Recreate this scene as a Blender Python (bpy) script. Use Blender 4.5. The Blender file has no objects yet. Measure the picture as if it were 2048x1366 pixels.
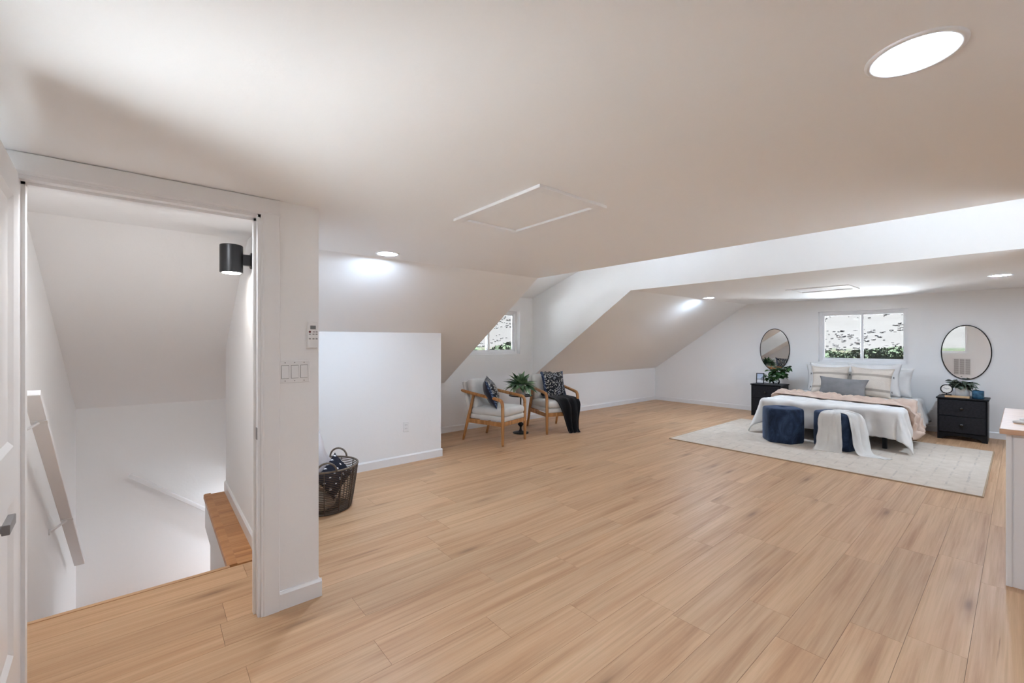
import bpy, bmesh, math, random
from mathutils import Vector, Matrix, Euler, noise
random.seed(7)
S = bpy.context.scene
COL = S.collection
PI = math.pi
R = math.radians

# ------------------------------------------------------------------ camera
cam = bpy.data.cameras.new('camera')
cam.sensor_fit = 'HORIZONTAL'; cam.sensor_width = 36.0
cam.lens = 36.0 * 855.0 / 2048.0
cam.clip_start = 0.02; cam.clip_end = 3000
camo = bpy.data.objects.new('camera', cam); COL.objects.link(camo)
camo.location = (0, 0, 1.40)
camo.rotation_euler = (R(90), 0, R(49.96))
S.camera = camo
# ------------------------------------------------------------------ world / sun / exposure
S.view_settings.view_transform = 'Standard'
S.view_settings.look = 'None'
S.view_settings.gamma = 1.0
S.view_settings.use_curve_mapping = False
S.view_settings.exposure = 1.80
W = bpy.data.worlds.new('sky'); S.world = W; W.use_nodes = True
wn = W.node_tree; wn.nodes.clear()
wo = wn.nodes.new('ShaderNodeOutputWorld'); wb = wn.nodes.new('ShaderNodeBackground')
sk = wn.nodes.new('ShaderNodeTexSky'); sk.sky_type = 'NISHITA'; sk.sun_disc = False
sk.sun_elevation = R(72); sk.sun_rotation = R(40); sk.altitude = 800; sk.dust_density = 0.6
wb.inputs['Strength'].default_value = 0.07
wn.links.new(sk.outputs[0], wb.inputs[0]); wn.links.new(wb.outputs[0], wo.inputs[0])
sun = bpy.data.lights.new('sun', 'SUN'); sun.energy = 32.0; sun.angle = R(0.6); sun.color = (0.90, 0.98, 1.07)
suno = bpy.data.objects.new('sun', sun); COL.objects.link(suno)
# sun stands high over the slope behind the bed wall (towards -x +y); it shines down on yard and hill
suno.rotation_euler = Vector((-0.04, 0.13, 0.97)).to_track_quat('Z', 'Y').to_euler()
LAMP = 90.0         # radiance of the recessed ceiling lamps
S.cycles.diffuse_bounces = 8
S.cycles.max_bounces = 14
S.cycles.transparent_max_bounces = 12

# ------------------------------------------------------------------ materials
MATS = {}
def lin(c):
    return tuple(((v/255.0)/12.92 if v/255.0 <= 0.04045 else ((v/255.0+0.055)/1.055)**2.4) for v in c)
class NT:
    def __init__(s, name):
        s.m = bpy.data.materials.new(name); s.m.use_nodes = True
        s.t = s.m.node_tree; s.b = s.t.nodes['Principled BSDF']; s.o = s.t.nodes['Material Output']
        MATS[name] = s.m
    def n(s, kind, **kw):
        nd = s.t.nodes.new(kind)
        for k, v in kw.items():
            if k in nd.inputs: nd.inputs[k].default_value = v
            else: setattr(nd, k, v)
        return nd
    def l(s, a, b): s.t.links.new(a, b)
    def coord(s, which='Object'):
        return s.n('ShaderNodeTexCoord').outputs[which]
    def mapping(s, src, scale=(1,1,1), loc=(0,0,0), rot=(0,0,0)):
        mp = s.n('ShaderNodeMapping'); mp.inputs['Scale'].default_value = scale
        mp.inputs['Location'].default_value = loc; mp.inputs['Rotation'].default_value = rot
        s.l(src, mp.inputs[0]); return mp.outputs[0]
    def ramp(s, src, stops, interp='LINEAR'):
        r = s.n('ShaderNodeValToRGB'); e = r.color_ramp.elements; r.color_ramp.interpolation = interp
        while len(e) < len(stops): e.new(0.5)
        for i, (p, c) in enumerate(stops):
            e[i].position = p; e[i].color = (*c, 1) if len(c) == 3 else c
        s.l(src, r.inputs[0]); return r.outputs[0]
    def mix(s, fac, a, b, blend='MIX'):
        m = s.n('ShaderNodeMix', data_type='RGBA', blend_type=blend)
        for inp, v in ((m.inputs[0], fac), (m.inputs[6], a), (m.inputs[7], b)):
            if hasattr(v, 'is_linked'): s.l(v, inp)
            else: inp.default_value = v if isinstance(v, (int, float)) else (*v, 1)
        return m.outputs[2]
    def math(s, op, a, b=0.0):
        m = s.n('ShaderNodeMath', operation=op)
        for inp, v in ((m.inputs[0], a), (m.inputs[1], b)):
            if hasattr(v, 'is_linked'): s.l(v, inp)
            else: inp.default_value = v
        return m.outputs[0]
    def color(s, c):
        if hasattr(c, 'is_linked'): s.l(c, s.b.inputs['Base Color'])
        else: s.b.inputs['Base Color'].default_value = (*c, 1)
    def set(s, rough=None, metal=None, spec=None, sheen=None):
        if rough is not None: s.b.inputs['Roughness'].default_value = rough
        if metal is not None: s.b.inputs['Metallic'].default_value = metal
        if spec is not None: s.b.inputs['Specular IOR Level'].default_value = spec
        if sheen is not None:
            s.b.inputs['Sheen Weight'].default_value = sheen
    def bump(s, h, strength=0.2, dist=0.01):
        b = s.n('ShaderNodeBump'); b.inputs['Strength'].default_value = strength; b.inputs['Distance'].default_value = dist
        s.l(h, b.inputs['Height']); s.l(b.outputs[0], s.b.inputs['Normal'])

def plain(name, c, rough=0.5, metal=0.0, var=0.0, scale=8.0, bump=0.0, bscale=60.0, sheen=None, spec=None):
    t = NT(name); t.set(rough, metal, spec, sheen)
    co = t.coord()
    if var > 0:
        nz = t.n('ShaderNodeTexNoise', Scale=scale, Detail=4.0); t.l(co, nz.inputs['Vector'])
        lo = tuple(v*(1-var) for v in c); hi = tuple(min(1, v*(1+var)) for v in c)
        t.color(t.ramp(nz.outputs[0], [(0.3, lo), (0.7, hi)]))
    else: t.color(c)
    if bump > 0:
        nb = t.n('ShaderNodeTexNoise', Scale=bscale, Detail=5.0); t.l(co, nb.inputs['Vector'])
        t.bump(nb.outputs[0], bump, 0.01)
    return t.m

def wall_paint(name, c):
    t = NT(name); t.set(0.62, 0.0, 0.3)
    co = t.coord()
    a = t.n('ShaderNodeTexNoise', Scale=26.0, Detail=3.0); t.l(co, a.inputs['Vector'])
    b = t.n('ShaderNodeTexNoise', Scale=3.2, Detail=6.0, Roughness=0.6); t.l(co, b.inputs['Vector'])
    s = t.math('ADD', a.outputs[0], t.ramp(b.outputs[0], [(0.56, (0, 0, 0)), (0.62, (0.7, 0.7, 0.7))]))
    t.bump(s, 0.10, 0.006)
    t.color(c); return t.m
wall_paint('paint', (0.87, 0.87, 0.87))
plain('trim_white', (0.84, 0.84, 0.845), 0.33)
plain('vinyl_white', (0.86, 0.86, 0.87), 0.30)
plain('plastic_white', (0.82, 0.82, 0.82), 0.35)

def wood_floor(name, dark, mid, light, tint=0.10):
    t = NT(name); t.set(0.40, 0.0, 0.42)
    co = t.coord(); info = t.n('ShaderNodeObjectInfo')
    rnd = info.outputs['Random']
    off = t.n('ShaderNodeCombineXYZ'); t.l(t.math('MULTIPLY', rnd, 37.0), off.inputs[0]); t.l(t.math('MULTIPLY', rnd, 91.0), off.inputs[1]); t.l(t.math('MULTIPLY', rnd, 13.0), off.inputs[2])
    va = t.n('ShaderNodeVectorMath', operation='ADD'); t.l(co, va.inputs[0]); t.l(off.outputs[0], va.inputs[1]); p = va.outputs[0]
    # long soft bands of grain
    n1 = t.n('ShaderNodeTexNoise', Scale=1.0, Detail=6.0, Roughness=0.62, Distortion=0.5); t.l(t.mapping(p, (11, 0.50, 1)), n1.inputs['Vector'])
    n2 = t.n('ShaderNodeTexNoise', Scale=1.0, Detail=5.0, Roughness=0.6, Distortion=0.25); t.l(t.mapping(p, (70, 1.3, 1)), n2.inputs['Vector'])
    base = t.ramp(n1.outputs[0], [(0.26, dark), (0.43, mid), (0.60, light), (0.8, mid)])
    fine = t.ramp(n2.outputs[0], [(0.30, (0.80, 0.78, 0.75)), (0.55, (1, 1, 1)), (0.75, (1.05, 1.04, 1.03))])
    c = t.mix(0.75, base, fine, 'MULTIPLY')
    # knots with long dark streaks of grain
    v = t.n('ShaderNodeTexVoronoi', Scale=1.0); t.l(t.mapping(p, (5.0, 0.95, 1)), v.inputs['Vector'])
    k = t.ramp(v.outputs['Distance'], [(0.02, (0.40, 0.34, 0.30)), (0.10, (0.78, 0.74, 0.70)), (0.24, (1, 1, 1))])
    c = t.mix(0.8, c, k, 'MULTIPLY')
    # thin dark checks
    n3 = t.n('ShaderNodeTexNoise', Scale=1.0, Detail=3.0, Distortion=0.4); t.l(t.mapping(p, (60, 1.1, 1), (3, 5, 0)), n3.inputs['Vector'])
    ck = t.ramp(n3.outputs[0], [(0.23, (0.45, 0.38, 0.33)), (0.29, (1, 1, 1))])
    c = t.mix(0.8, c, ck, 'MULTIPLY')
    pv = t.ramp(rnd, [(0.0, (1-tint, 1-tint*1.05, 1-tint*1.1)), (0.35, (1.0, 0.99, 0.98)), (0.7, (1.0, 0.975, 0.955)), (1.0, (1+tint*0.5, 1+tint*0.5, 1+tint*0.45))])
    c = t.mix(1.0, c, pv, 'MULTIPLY')
    t.color(c)
    t.l(t.ramp(n2.outputs[0], [(0.3, (0.50,)*3), (0.7, (0.36,)*3)]), t.b.inputs['Roughness'])
    t.bump(t.math('ADD', n2.outputs[0], t.math('MULTIPLY', n1.outputs[0], 1.2)), 0.16, 0.004)
    return t.m
wood_floor('oak_floor', lin((176, 134, 98)), lin((197, 157, 120)), lin((208, 171, 134)))
wood_floor('oak_ledge', lin((150, 95, 52)), lin((186, 132, 84)), lin((200, 148, 100)))
plain('subfloor', (0.45, 0.35, 0.25), 0.8)

def chair_wood(name, d, l, sc=(5, 5, 40)):
    t = NT(name); t.set(0.38, 0, 0.4); co = t.coord()
    n = t.n('ShaderNodeTexNoise', Scale=1.0, Detail=5.0, Distortion=0.4); t.l(t.mapping(co, sc), n.inputs['Vector'])
    t.color(t.ramp(n.outputs[0], [(0.3, d), (0.7, l)])); return t.m
chair_wood('chair_oak', lin((150, 98, 52)), lin((200, 146, 92)), (30, 30, 4))
chair_wood('counter_oak', lin((205, 165, 135)), lin((228, 194, 166)), (3, 22, 10))
chair_wood('book_wood', lin((196, 158, 116)), lin((222, 190, 150)), (6, 40, 40))

def fabric(name, c, rough=0.9, weave=180.0, var=0.06, bump=0.25, sheen=0.0):
    t = NT(name); t.set(rough, 0, 0.2, sheen); co = t.coord()
    n = t.n('ShaderNodeTexNoise', Scale=6.0, Detail=5.0); t.l(co, n.inputs['Vector'])
    t.color(t.ramp(n.outputs[0], [(0.3, tuple(v*(1-var) for v in c)), (0.7, tuple(min(1, v*(1+var)) for v in c))]))
    w = t.n('ShaderNodeTexNoise', Scale=weave, Detail=2.0); t.l(co, w.inputs['Vector'])
    t.bump(w.outputs[0], bump, 0.002); return t.m
fabric('linen_white', (0.80, 0.775, 0.745))
fabric('linen_offwhite', (0.72, 0.70, 0.665))
fabric('pillow_white', (0.81, 0.80, 0.79))
fabric('upholstery', (0.70, 0.69, 0.66), weave=260)
fabric('blush', lin((214, 190, 174)), weave=140)
fabric('grey_weave', lin((138, 137, 138)), weave=120, var=0.14, bump=0.6)
fabric('plush_grey', lin((196, 190, 190)), weave=90, var=0.1, bump=0.8)
fabric('blanket_tan', lin((196, 178, 158)), weave=120)
fabric('black_velvet', (0.006, 0.006, 0.008), 0.8, 140, 0.3, 0.3, 0.10)

def velvet(name, c):
    t = NT(name); t.set(0.75, 0, 0.2, 0.42); co = t.coord()
    t.b.inputs['Sheen Tint'].default_value = (0.45, 0.58, 0.85, 1)
    t.b.inputs['Sheen Roughness'].default_value = 0.35
    n = t.n('ShaderNodeTexNoise', Scale=5.5, Detail=6.0, Roughness=0.65, Distortion=1.2); t.l(t.mapping(co, (1, 1, 0.6)), n.inputs['Vector'])
    t.color(t.ramp(n.outputs[0], [(0.36, tuple(v*0.50 for v in c)), (0.5, c), (0.64, (c[0]*2.2, c[1]*2.0, c[2]*1.75))]))
    t.bump(n.outputs[0], 0.25, 0.02); return t.m
velvet('blue_velvet', lin((36, 50, 74)))

def rug_mat():
    t = NT('rug_wool'); t.set(0.95, 0, 0.1, 0.2); co = t.coord()
    n = t.n('ShaderNodeTexNoise', Scale=9.0, Detail=6.0, Roughness=0.7); t.l(co, n.inputs['Vector'])
    c = t.ramp(n.outputs[0], [(0.3, lin((203, 189, 173))), (0.7, lin((219, 207, 193)))])
    # broken grey ladder lines: woven pattern of long lines and short rungs
    br = t.n('ShaderNodeTexNoise', Scale=7.0, Detail=4.0, Roughness=0.8); t.l(co, br.inputs['Vector'])
    w = t.n('ShaderNodeTexBrick'); w.offset = 0.5
    for k, v in (('Scale', 1.0), ('Mortar Size', 0.010), ('Brick Width', 0.85), ('Row Height', 0.13), ('Mortar Smooth', 0.4)): w.inputs[k].default_value = v
    sw = t.n('ShaderNodeTexNoise', Scale=2.0, Detail=2.0); t.l(co, sw.inputs['Vector'])
    vm = t.n('ShaderNodeVectorMath', operation='MULTIPLY_ADD'); t.l(sw.outputs[1], vm.inputs[0]); vm.inputs[1].default_value = (0.06, 0.06, 0); t.l(co, vm.inputs[2])
    t.l(t.mapping(vm.outputs[0], (1, 1, 1), (0, 0, 0), (0, 0, R(90))), w.inputs['Vector'])
    f = t.math('MULTIPLY', w.outputs['Fac'], t.ramp(br.outputs[0], [(0.46, (0, 0, 0)), (0.60, (0.40,)*3)]))
    t.color(t.mix(f, c, lin((150, 141, 134))))
    pz = t.n('ShaderNodeTexNoise', Scale=240.0, Detail=2.0); t.l(co, pz.inputs['Vector'])
    t.bump(t.math('SUBTRACT', pz.outputs[0], f), 0.5, 0.004)
rug_mat()
plain('rug_binding', lin((176, 150, 122)), 0.9)

plain('black_wood', (0.006, 0.006, 0.008), 0.45, var=0.3, scale=30, spec=0.25)
plain('black_face', (0.015, 0.015, 0.019), 0.50, var=0.3, scale=40, spec=0.22)
plain('black_metal', (0.012, 0.012, 0.012), 0.38, 0.3)
plain('knob_black', (0.012, 0.012, 0.014), 0.12, spec=0.9)
plain('steel', (0.55, 0.55, 0.56), 0.28, 1.0)
plain('dark_nickel', (0.30, 0.30, 0.31), 0.35, 0.9)
plain('sconce_black', (0.035, 0.035, 0.037), 0.32, 0.6)
plain('ceramic', (0.76, 0.75, 0.73), 0.35, bump=0.1, bscale=30)
plain('soil', (0.05, 0.035, 0.025), 0.95)
plain('wicker', lin((84, 66, 52)), 0.6, var=0.3, scale=40)
plain('wicker_rim', lin((112, 98, 84)), 0.6, var=0.2, scale=40)
plain('print_dark', (0.10, 0.10, 0.11), 0.5)
plain('print_red', lin((110, 40, 48)), 0.5)
plain('print_grey', lin((120, 120, 118)), 0.4)
plain('near_black', (0.04, 0.04, 0.04), 0.9)  # near-black of the outlet slots and the candle wick
plain('grille_back', (0.22, 0.22, 0.22), 0.8)
plain('paper_face', (0.80, 0.79, 0.76), 0.6)
plain('eave_wood', (0.06, 0.055, 0.05), 0.8)

def leafmat(name, c, hi):
    t = NT(name); t.set(0.45, 0, 0.4); co = t.coord(); info = t.n('ShaderNodeObjectInfo')
    t.color(t.ramp(info.outputs['Random'], [(0.0, c), (0.6, tuple((a+b)/2 for a, b in zip(c, hi))), (1.0, hi)]))
    n = t.n('ShaderNodeTexNoise', Scale=40.0); t.l(co, n.inputs['Vector']); t.bump(n.outputs[0], 0.15, 0.003); return t.m
leafmat('leaf_agave', lin((46, 88, 52)), lin((150, 176, 138)))
leafmat('leaf_fern', lin((26, 62, 30)), lin((74, 112, 62)))
leafmat('leaf_sage', lin((44, 58, 42)), lin((128, 142, 126)))
plain('stem_green', lin((70, 84, 48)), 0.6)

def mirror_mat():
    t = NT('mirror_glass'); t.set(0.0, 1.0); t.color((0.93, 0.94, 0.94))
    # faint unevenness of the silvering
    n = t.n('ShaderNodeTexNoise', Scale=1.2, Detail=0.0); t.l(t.coord(), n.inputs['Vector']); t.bump(n.outputs[0], 0.02, 0.01)
mirror_mat()
def glass_pane():
    t = NT('window_glass'); t.t.nodes.remove(t.b)
    tr = t.n('ShaderNodeBsdfTransparent'); tr.inputs[0].default_value = (0.96, 0.97, 0.97, 1)
    gl = t.n('ShaderNodeBsdfGlossy'); gl.inputs['Roughness'].default_value = 0.0
    fr = t.n('ShaderNodeFresnel'); fr.inputs[0].default_value = 1.45
    mx = t.n('ShaderNodeMixShader'); t.l(fr.outputs[0], mx.inputs[0]); t.l(tr.outputs[0], mx.inputs[1]); t.l(gl.outputs[0], mx.inputs[2]); t.l(mx.outputs[0], t.o.inputs[0])
glass_pane()
def clear_glass():
    t = NT('clear_glass'); t.set(0.03); t.color((0.95, 0.97, 0.96)); t.b.inputs['Transmission Weight'].default_value = 1.0
clear_glass()
def blue_glass():
    t = NT('blue_glass'); t.set(0.12, 0, 0.6)
    co = t.coord(); sx = t.n('ShaderNodeSeparateXYZ'); t.l(co, sx.inputs[0])
    n = t.n('ShaderNodeTexNoise', Scale=22.0, Detail=3.0); t.l(co, n.inputs['Vector'])
    t.color(t.ramp(n.outputs[0], [(0.3, lin((30, 66, 92))), (0.7, lin((58, 110, 140)))]))
blue_glass()
def emit(name, c, s):
    t = NT(name); t.t.nodes.remove(t.b); e = t.n('ShaderNodeEmission'); e.inputs[0].default_value = (*c, 1); e.inputs[1].default_value = s
    t.l(e.outputs[0], t.o.inputs[0]); return t.m
emit('lamp_led', (0.77, 0.97, 1.21), LAMP)
emit('lamp_led_bed', (0.77, 0.97, 1.21), LAMP*1.38)
emit('added_led_low', (0.86, 0.97, 1.10), LAMP*1.3)
emit('added_led_gable', (0.80, 0.97, 1.17), LAMP*0.36)
emit('added_led_landing', (0.93, 0.97, 1.02), LAMP*0.44)
emit('sconce_led', (1.0, 0.93, 0.86), 30.0)

def floral(name):
    t = NT(name); t.set(0.85, 0, 0.2, 0.2); co = t.coord()
    v1 = t.n('ShaderNodeTexVoronoi', Scale=38.0, feature='SMOOTH_F1'); v1.inputs['Smoothness'].default_value = 0.2
    ns = t.n('ShaderNodeTexNoise', Scale=9.0, Detail=3.0); t.l(co, ns.inputs['Vector'])
    vm = t.n('ShaderNodeVectorMath', operation='MULTIPLY_ADD'); t.l(ns.outputs[1], vm.inputs[0]); vm.inputs[1].default_value = (0.10,)*3; t.l(co, vm.inputs[2])
    t.l(vm.outputs[0], v1.inputs['Vector'])
    v2 = t.n('ShaderNodeTexVoronoi', Scale=84.0, feature='DISTANCE_TO_EDGE'); t.l(vm.outputs[0], v2.inputs['Vector'])
    leaf = t.math('MULTIPLY', t.ramp(v1.outputs['Distance'], [(0.36, (1,)*3), (0.48, (0,)*3)]), t.ramp(v2.outputs['Distance'], [(0.05, (0,)*3), (0.11, (1,)*3)]))
    cream = t.ramp(ns.outputs[0], [(0.35, lin((226, 220, 204))), (0.6, lin((190, 196, 204)))])
    sx = t.n('ShaderNodeSeparateXYZ'); t.l(co, sx.inputs[0])
    edge = t.ramp(t.math('ABSOLUTE', sx.outputs[0]), [(0.165, (0,)*3), (0.18, (1,)*3)])
    basec = t.mix(edge, lin((28, 30, 36)), lin((44, 58, 84)))
    cream2 = t.mix(edge, cream, lin((120, 138, 168)))
    t.color(t.mix(leaf, basec, cream2)); return t.m
floral('floral_print')
plain('cushion_navy', lin((18, 22, 44)), 0.8, sheen=0.3)
def striped():
    t = NT('striped_cream'); t.set(0.9, 0, 0.2); co = t.coord(); sx = t.n('ShaderNodeSeparateXYZ'); t.l(co, sx.inputs[0])
    # two woven taupe bands
    z = t.math('ADD', sx.outputs[1], 0.0)
    d1 = t.math('ABSOLUTE', t.math('SUBTRACT', z, 0.105)); d2 = t.math('ABSOLUTE', t.math('ADD', z, 0.125))
    d = t.math('MINIMUM', d1, d2)
    f = t.ramp(d, [(0.015, (1,)*3), (0.022, (0,)*3)])
    n = t.n('ShaderNodeTexNoise', Scale=60.0, Detail=3.0); t.l(t.mapping(co, (1, 8, 1)), n.inputs['Vector'])
    cr = t.ramp(n.outputs[0], [(0.3, lin((214, 203, 190))), (0.7, lin((230, 221, 210)))])
    t.color(t.mix(f, cr, lin((178, 167, 156)))); t.bump(t.math('SUBTRACT', n.outputs[0], f), 0.4, 0.004)
striped()
def dotted():
    t = NT('dotted_navy'); t.set(0.85, 0, 0.2); co = t.coord()
    sx = t.n('ShaderNodeSeparateXYZ'); t.l(co, sx.inputs[0])
    def tri(o, per): return t.math('ABSOLUTE', t.math('SUBTRACT', t.math('FRACT', t.math('ADD', t.math('DIVIDE', o, per), 50.0)), 0.5))
    dd = t.math('ADD', tri(sx.outputs[0], 0.055), tri(sx.outputs[1], 0.07))
    t.color(t.mix(t.ramp(dd, [(0.15, (1,)*3), (0.2, (0,)*3)]), lin((34, 34, 44)), lin((220, 218, 220))))
dotted()
def photo_print():
    t = NT('photo_print'); t.set(0.2); co = t.coord(); sx = t.n('ShaderNodeSeparateXYZ'); t.l(co, sx.inputs[0])
    z = t.math('ADD', t.math('MULTIPLY', sx.outputs[2], 5.0), 0.0)
    t.color(t.ramp(z, [(0.0, lin((205, 205, 210))), (0.22, lin((228, 228, 232))), (0.38, lin((150, 156, 168))), (0.42, lin((196, 206, 222))), (1.0, lin((170, 188, 218)))]))
photo_print()
def terrain_mat():
    t = NT('dry_ground'); t.set(0.95, 0, 0.1)
    co = t.coord(); n = t.n('ShaderNodeTexNoise', Scale=0.035, Detail=8.0, Roughness=0.65); t.l(co, n.inputs['Vector'])
    sx = t.n('ShaderNodeSeparateXYZ'); t.l(co, sx.inputs[0])
    dry = t.ramp(n.outputs[0], [(0.35, (0.0212, 0.0186, 0.0163)), (0.65, (0.0246, 0.0219, 0.0194))])
    n2 = t.n('ShaderNodeTexNoise', Scale=0.09, Detail=6.0, Roughness=0.7); t.l(co, n2.inputs['Vector'])
    green = t.ramp(n2.outputs[0], [(0.36, (0.0085, 0.0125, 0.0048)), (0.50, (0.0125, 0.0148, 0.0062)), (0.60, (0.0200, 0.0165, 0.0085))])
    # the valley floor is grassy, the slope above it is dry
    h = t.math('ADD', sx.outputs[2], t.math('MULTIPLY', n2.outputs[0], 3.0))
    t.color(t.mix(t.ramp(t.math('DIVIDE', t.math('ADD', h, 4.0), 8.0), [(0.30, (0,)*3), (0.48, (1,)*3)]), green, dry))
terrain_mat()
plain('bounce_gravel', (0.62, 0.60, 0.57), 0.95, var=0.1, scale=3)
def shrub_mat(name, a, b):
    t = NT(name); t.set(0.8, 0, 0.1); co = t.coord()
    n = t.n('ShaderNodeTexNoise', Scale=0.9, Detail=4.0); t.l(co, n.inputs['Vector'])
    t.color(t.ramp(n.outputs[0], [(0.35, a), (0.65, b)]))
shrub_mat('shrub_leaf', (0.0190, 0.0280, 0.0135), (0.0400, 0.0510, 0.0260))
shrub_mat('scrub_leaf', (0.0260, 0.0225, 0.0205), (0.0330, 0.0290, 0.0265))
plain('bark', (0.10, 0.07, 0.05), 0.9)
plain('bounce_white', (0.84, 0.84, 0.84), 0.7, var=0.04, scale=2)
plain('stucco', (0.6, 0.58, 0.55), 0.9)

# ------------------------------------------------------------------ mesh helpers
def obj(name, verts, faces, mat, parent=None, smooth=False, loc=None, rot=None):
    me = bpy.data.meshes.new(name); me.from_pydata([tuple(v) for v in verts], [], faces); me.update()
    if mat: me.materials.append(MATS[mat])
    if smooth:
        me.polygons.foreach_set('use_smooth', [True]*len(me.polygons))
    o = bpy.data.objects.new(name, me); COL.objects.link(o)
    if parent: o.parent = parent
    if loc is not None: o.location = loc
    if rot is not None: o.rotation_euler = rot
    return o
def tag(o, label=None, cat=None, group=None, kind=None):
    if label: o['label'] = label
    if cat: o['category'] = cat
    if group: o['group'] = group
    if kind: o['kind'] = kind
    return o
def thing(name, label, cat, loc=(0, 0, 0), rz=0.0, group=None, rot=None):
    o = bpy.data.objects.new(name, None); COL.objects.link(o); o.empty_display_size = 0.1
    o.location = loc; o.rotation_euler = rot if rot else (0, 0, rz)
    return tag(o, label, cat, group)
class MB:
    def __init__(s): s.v = []; s.f = []
    def add(s, vs, fs, M=None):
        b = len(s.v)
        s.v += [tuple(M @ Vector(v)) if M else tuple(v) for v in vs]
        s.f += [tuple(b+i for i in f) for f in fs]; return s
    def box(s, x0, x1, y0, y1, z0, z1, M=None):
        vs = [(x0,y0,z0),(x1,y0,z0),(x1,y1,z0),(x0,y1,z0),(x0,y0,z1),(x1,y0,z1),(x1,y1,z1),(x0,y1,z1)]
        return s.add(vs, [(3,2,1,0),(4,5,6,7),(0,1,5,4),(1,2,6,5),(2,3,7,6),(3,0,4,7)], M)
    def prism(s, poly, axis, a, b, M=None):
        # poly: list of 2D points, extruded along axis from a to b.  'y': (x,z)   'x': (y,z)   'z': (x,y)
        def P(p, t): return {'y': (p[0], t, p[1]), 'x': (t, p[0], p[1]), 'z': (p[0], p[1], t)}[axis]
        n = len(poly); vs = [P(p, a) for p in poly] + [P(p, b) for p in poly]
        fs = [tuple(range(n)), tuple(range(2*n-1, n-1, -1))] + [(i, i+n, (i+1) % n+n, (i+1) % n) for i in range(n)]
        return s.add(vs, fs, M)
    def tube(s, pts, rad, n=10, closed=False, M=None, flat=None):
        pts = [Vector(p) for p in pts]; m = len(pts); vs = []; fs = []
        rads = rad if isinstance(rad, (list, tuple)) else [rad]*m
        up = None
        for i, p in enumerate(pts):
            if closed: d = pts[(i+1) % m] - pts[i-1]
            else: d = pts[min(i+1, m-1)] - pts[max(i-1, 0)]
            d.normalize()
            if up is None:
                up = Vector((0, 0, 1)) if abs(d.z) < 0.9 else Vector((1, 0, 0))
            sx = d.cross(up)
            if sx.length < 1e-5: sx = d.orthogonal()
            sx.normalize(); u2 = sx.cross(d).normalized(); up = u2
            for k in range(n):
                a = 2*PI*k/n; fa, fb = (flat if flat else (1, 1))
                vs.append(p + (sx*math.cos(a)*fa + u2*math.sin(a)*fb)*rads[i])
        for i in range(m if closed else m-1):
            j = (i+1) % m
            for k in range(n):
                fs.append((i*n+k, i*n+(k+1) % n, j*n+(k+1) % n, j*n+k))
        if not closed:
            fs.append(tuple(range(n-1, -1, -1))); fs.append(tuple((m-1)*n+k for k in range(n)))
        return s.add(vs, fs, M)
    def lathe(s, prof, n=24, M=None, cap=True):
        vs = []; fs = []; m = len(prof)
        for r, z in prof:
            for k in range(n): vs.append((r*math.cos(2*PI*k/n), r*math.sin(2*PI*k/n), z))
        for i in range(m-1):
            for k in range(n): fs.append((i*n+k, i*n+(k+1) % n, (i+1)*n+(k+1) % n, (i+1)*n+k))
        if cap:
            fs.append(tuple(range(n-1, -1, -1))); fs.append(tuple((m-1)*n+k for k in range(n)))
        return s.add(vs, fs, M)
    def grid(s, nu, nv, fn, M=None):
        vs = [fn(i/nu, j/nv) for j in range(nv+1) for i in range(nu+1)]
        fs = [(j*(nu+1)+i, j*(nu+1)+i+1, (j+1)*(nu+1)+i+1, (j+1)*(nu+1)+i) for j in range(nv) for i in range(nu)]
        return s.add(vs, fs, M)
    def rcube(s, sx, sy, sz, r, n=6, puff=0.0, M=None, seam=0.0):
        hx, hy, hz = sx/2, sy/2, sz/2; r = min(r, hx, hy, hz)*0.999
        cache = {}; vs = []; fs = []
        def vert(p):
            key = tuple(round(c, 5) for c in p)
            if key in cache: return cache[key]
            q = Vector((p[0]*hx, p[1]*hy, p[2]*hz))
            inn = Vector((max(-(hx-r), min(hx-r, q.x)), max(-(hy-r), min(hy-r, q.y)), max(-(hz-r), min(hz-r, q.z))))
            d = q-inn
            if d.length > 1e-9: d.normalize()
            q = inn + d*r
            if puff:
                e = max(0, 1-(q.x/hx)**2)*max(0, 1-(q.y/hy)**2); q.z += puff*e*(1 if q.z >= 0 else -0.3)
                e2 = max(0, 1-(q.z/hz)**2); q.x += puff*0.35*e2*(q.x/hx); q.y += puff*0.35*e2*(q.y/hy)
            cache[key] = len(vs); vs.append(q); return cache[key]
        # denser near edges
        ts = [math.copysign(abs(math.sin(PI/2*(-1+2*i/n)))**0.75, -1+2*i/n) if abs(-1+2*i/n) > 1e-6 else 0.0 for i in range(n+1)]
        for ax in range(3):
            for sg in (-1, 1):
                for i in range(n):
                    for j in range(n):
                        quad = []
                        for a, b in ((i, j), (i+1, j), (i+1, j+1), (i, j+1)):
                            p = [0, 0, 0]; p[ax] = sg; p[(ax+1) % 3] = ts[a]; p[(ax+2) % 3] = ts[b]; quad.append(vert(p))
                        fs.append(tuple(quad) if sg > 0 else tuple(quad[::-1]))
        return s.add(vs, fs, M)
    def build(s, name, mat, parent=None, smooth=False, bevel=0.0, loc=None, rot=None, seg=2):
        o = obj(name, s.v, s.f, mat, parent, smooth, loc, rot)
        if bevel > 0:
            bm = bmesh.new(); bm.from_mesh(o.data)
            bmesh.ops.recalc_face_normals(bm, faces=bm.faces)
            es = [e for e in bm.edges if len(e.link_faces) == 2 and e.calc_face_angle(0) > R(30)]
            bmesh.ops.bevel(bm, geom=es, offset=bevel, segments=seg, profile=0.5, affect='EDGES', clamp_overlap=True)
            bm.to_mesh(o.data); bm.free()
        return o
def autosmooth(o, ang=40):
    me = o.data; me.polygons.foreach_set('use_smooth', [True]*len(me.polygons))
    me.set_sharp_from_angle(angle=R(ang)); return o
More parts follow.
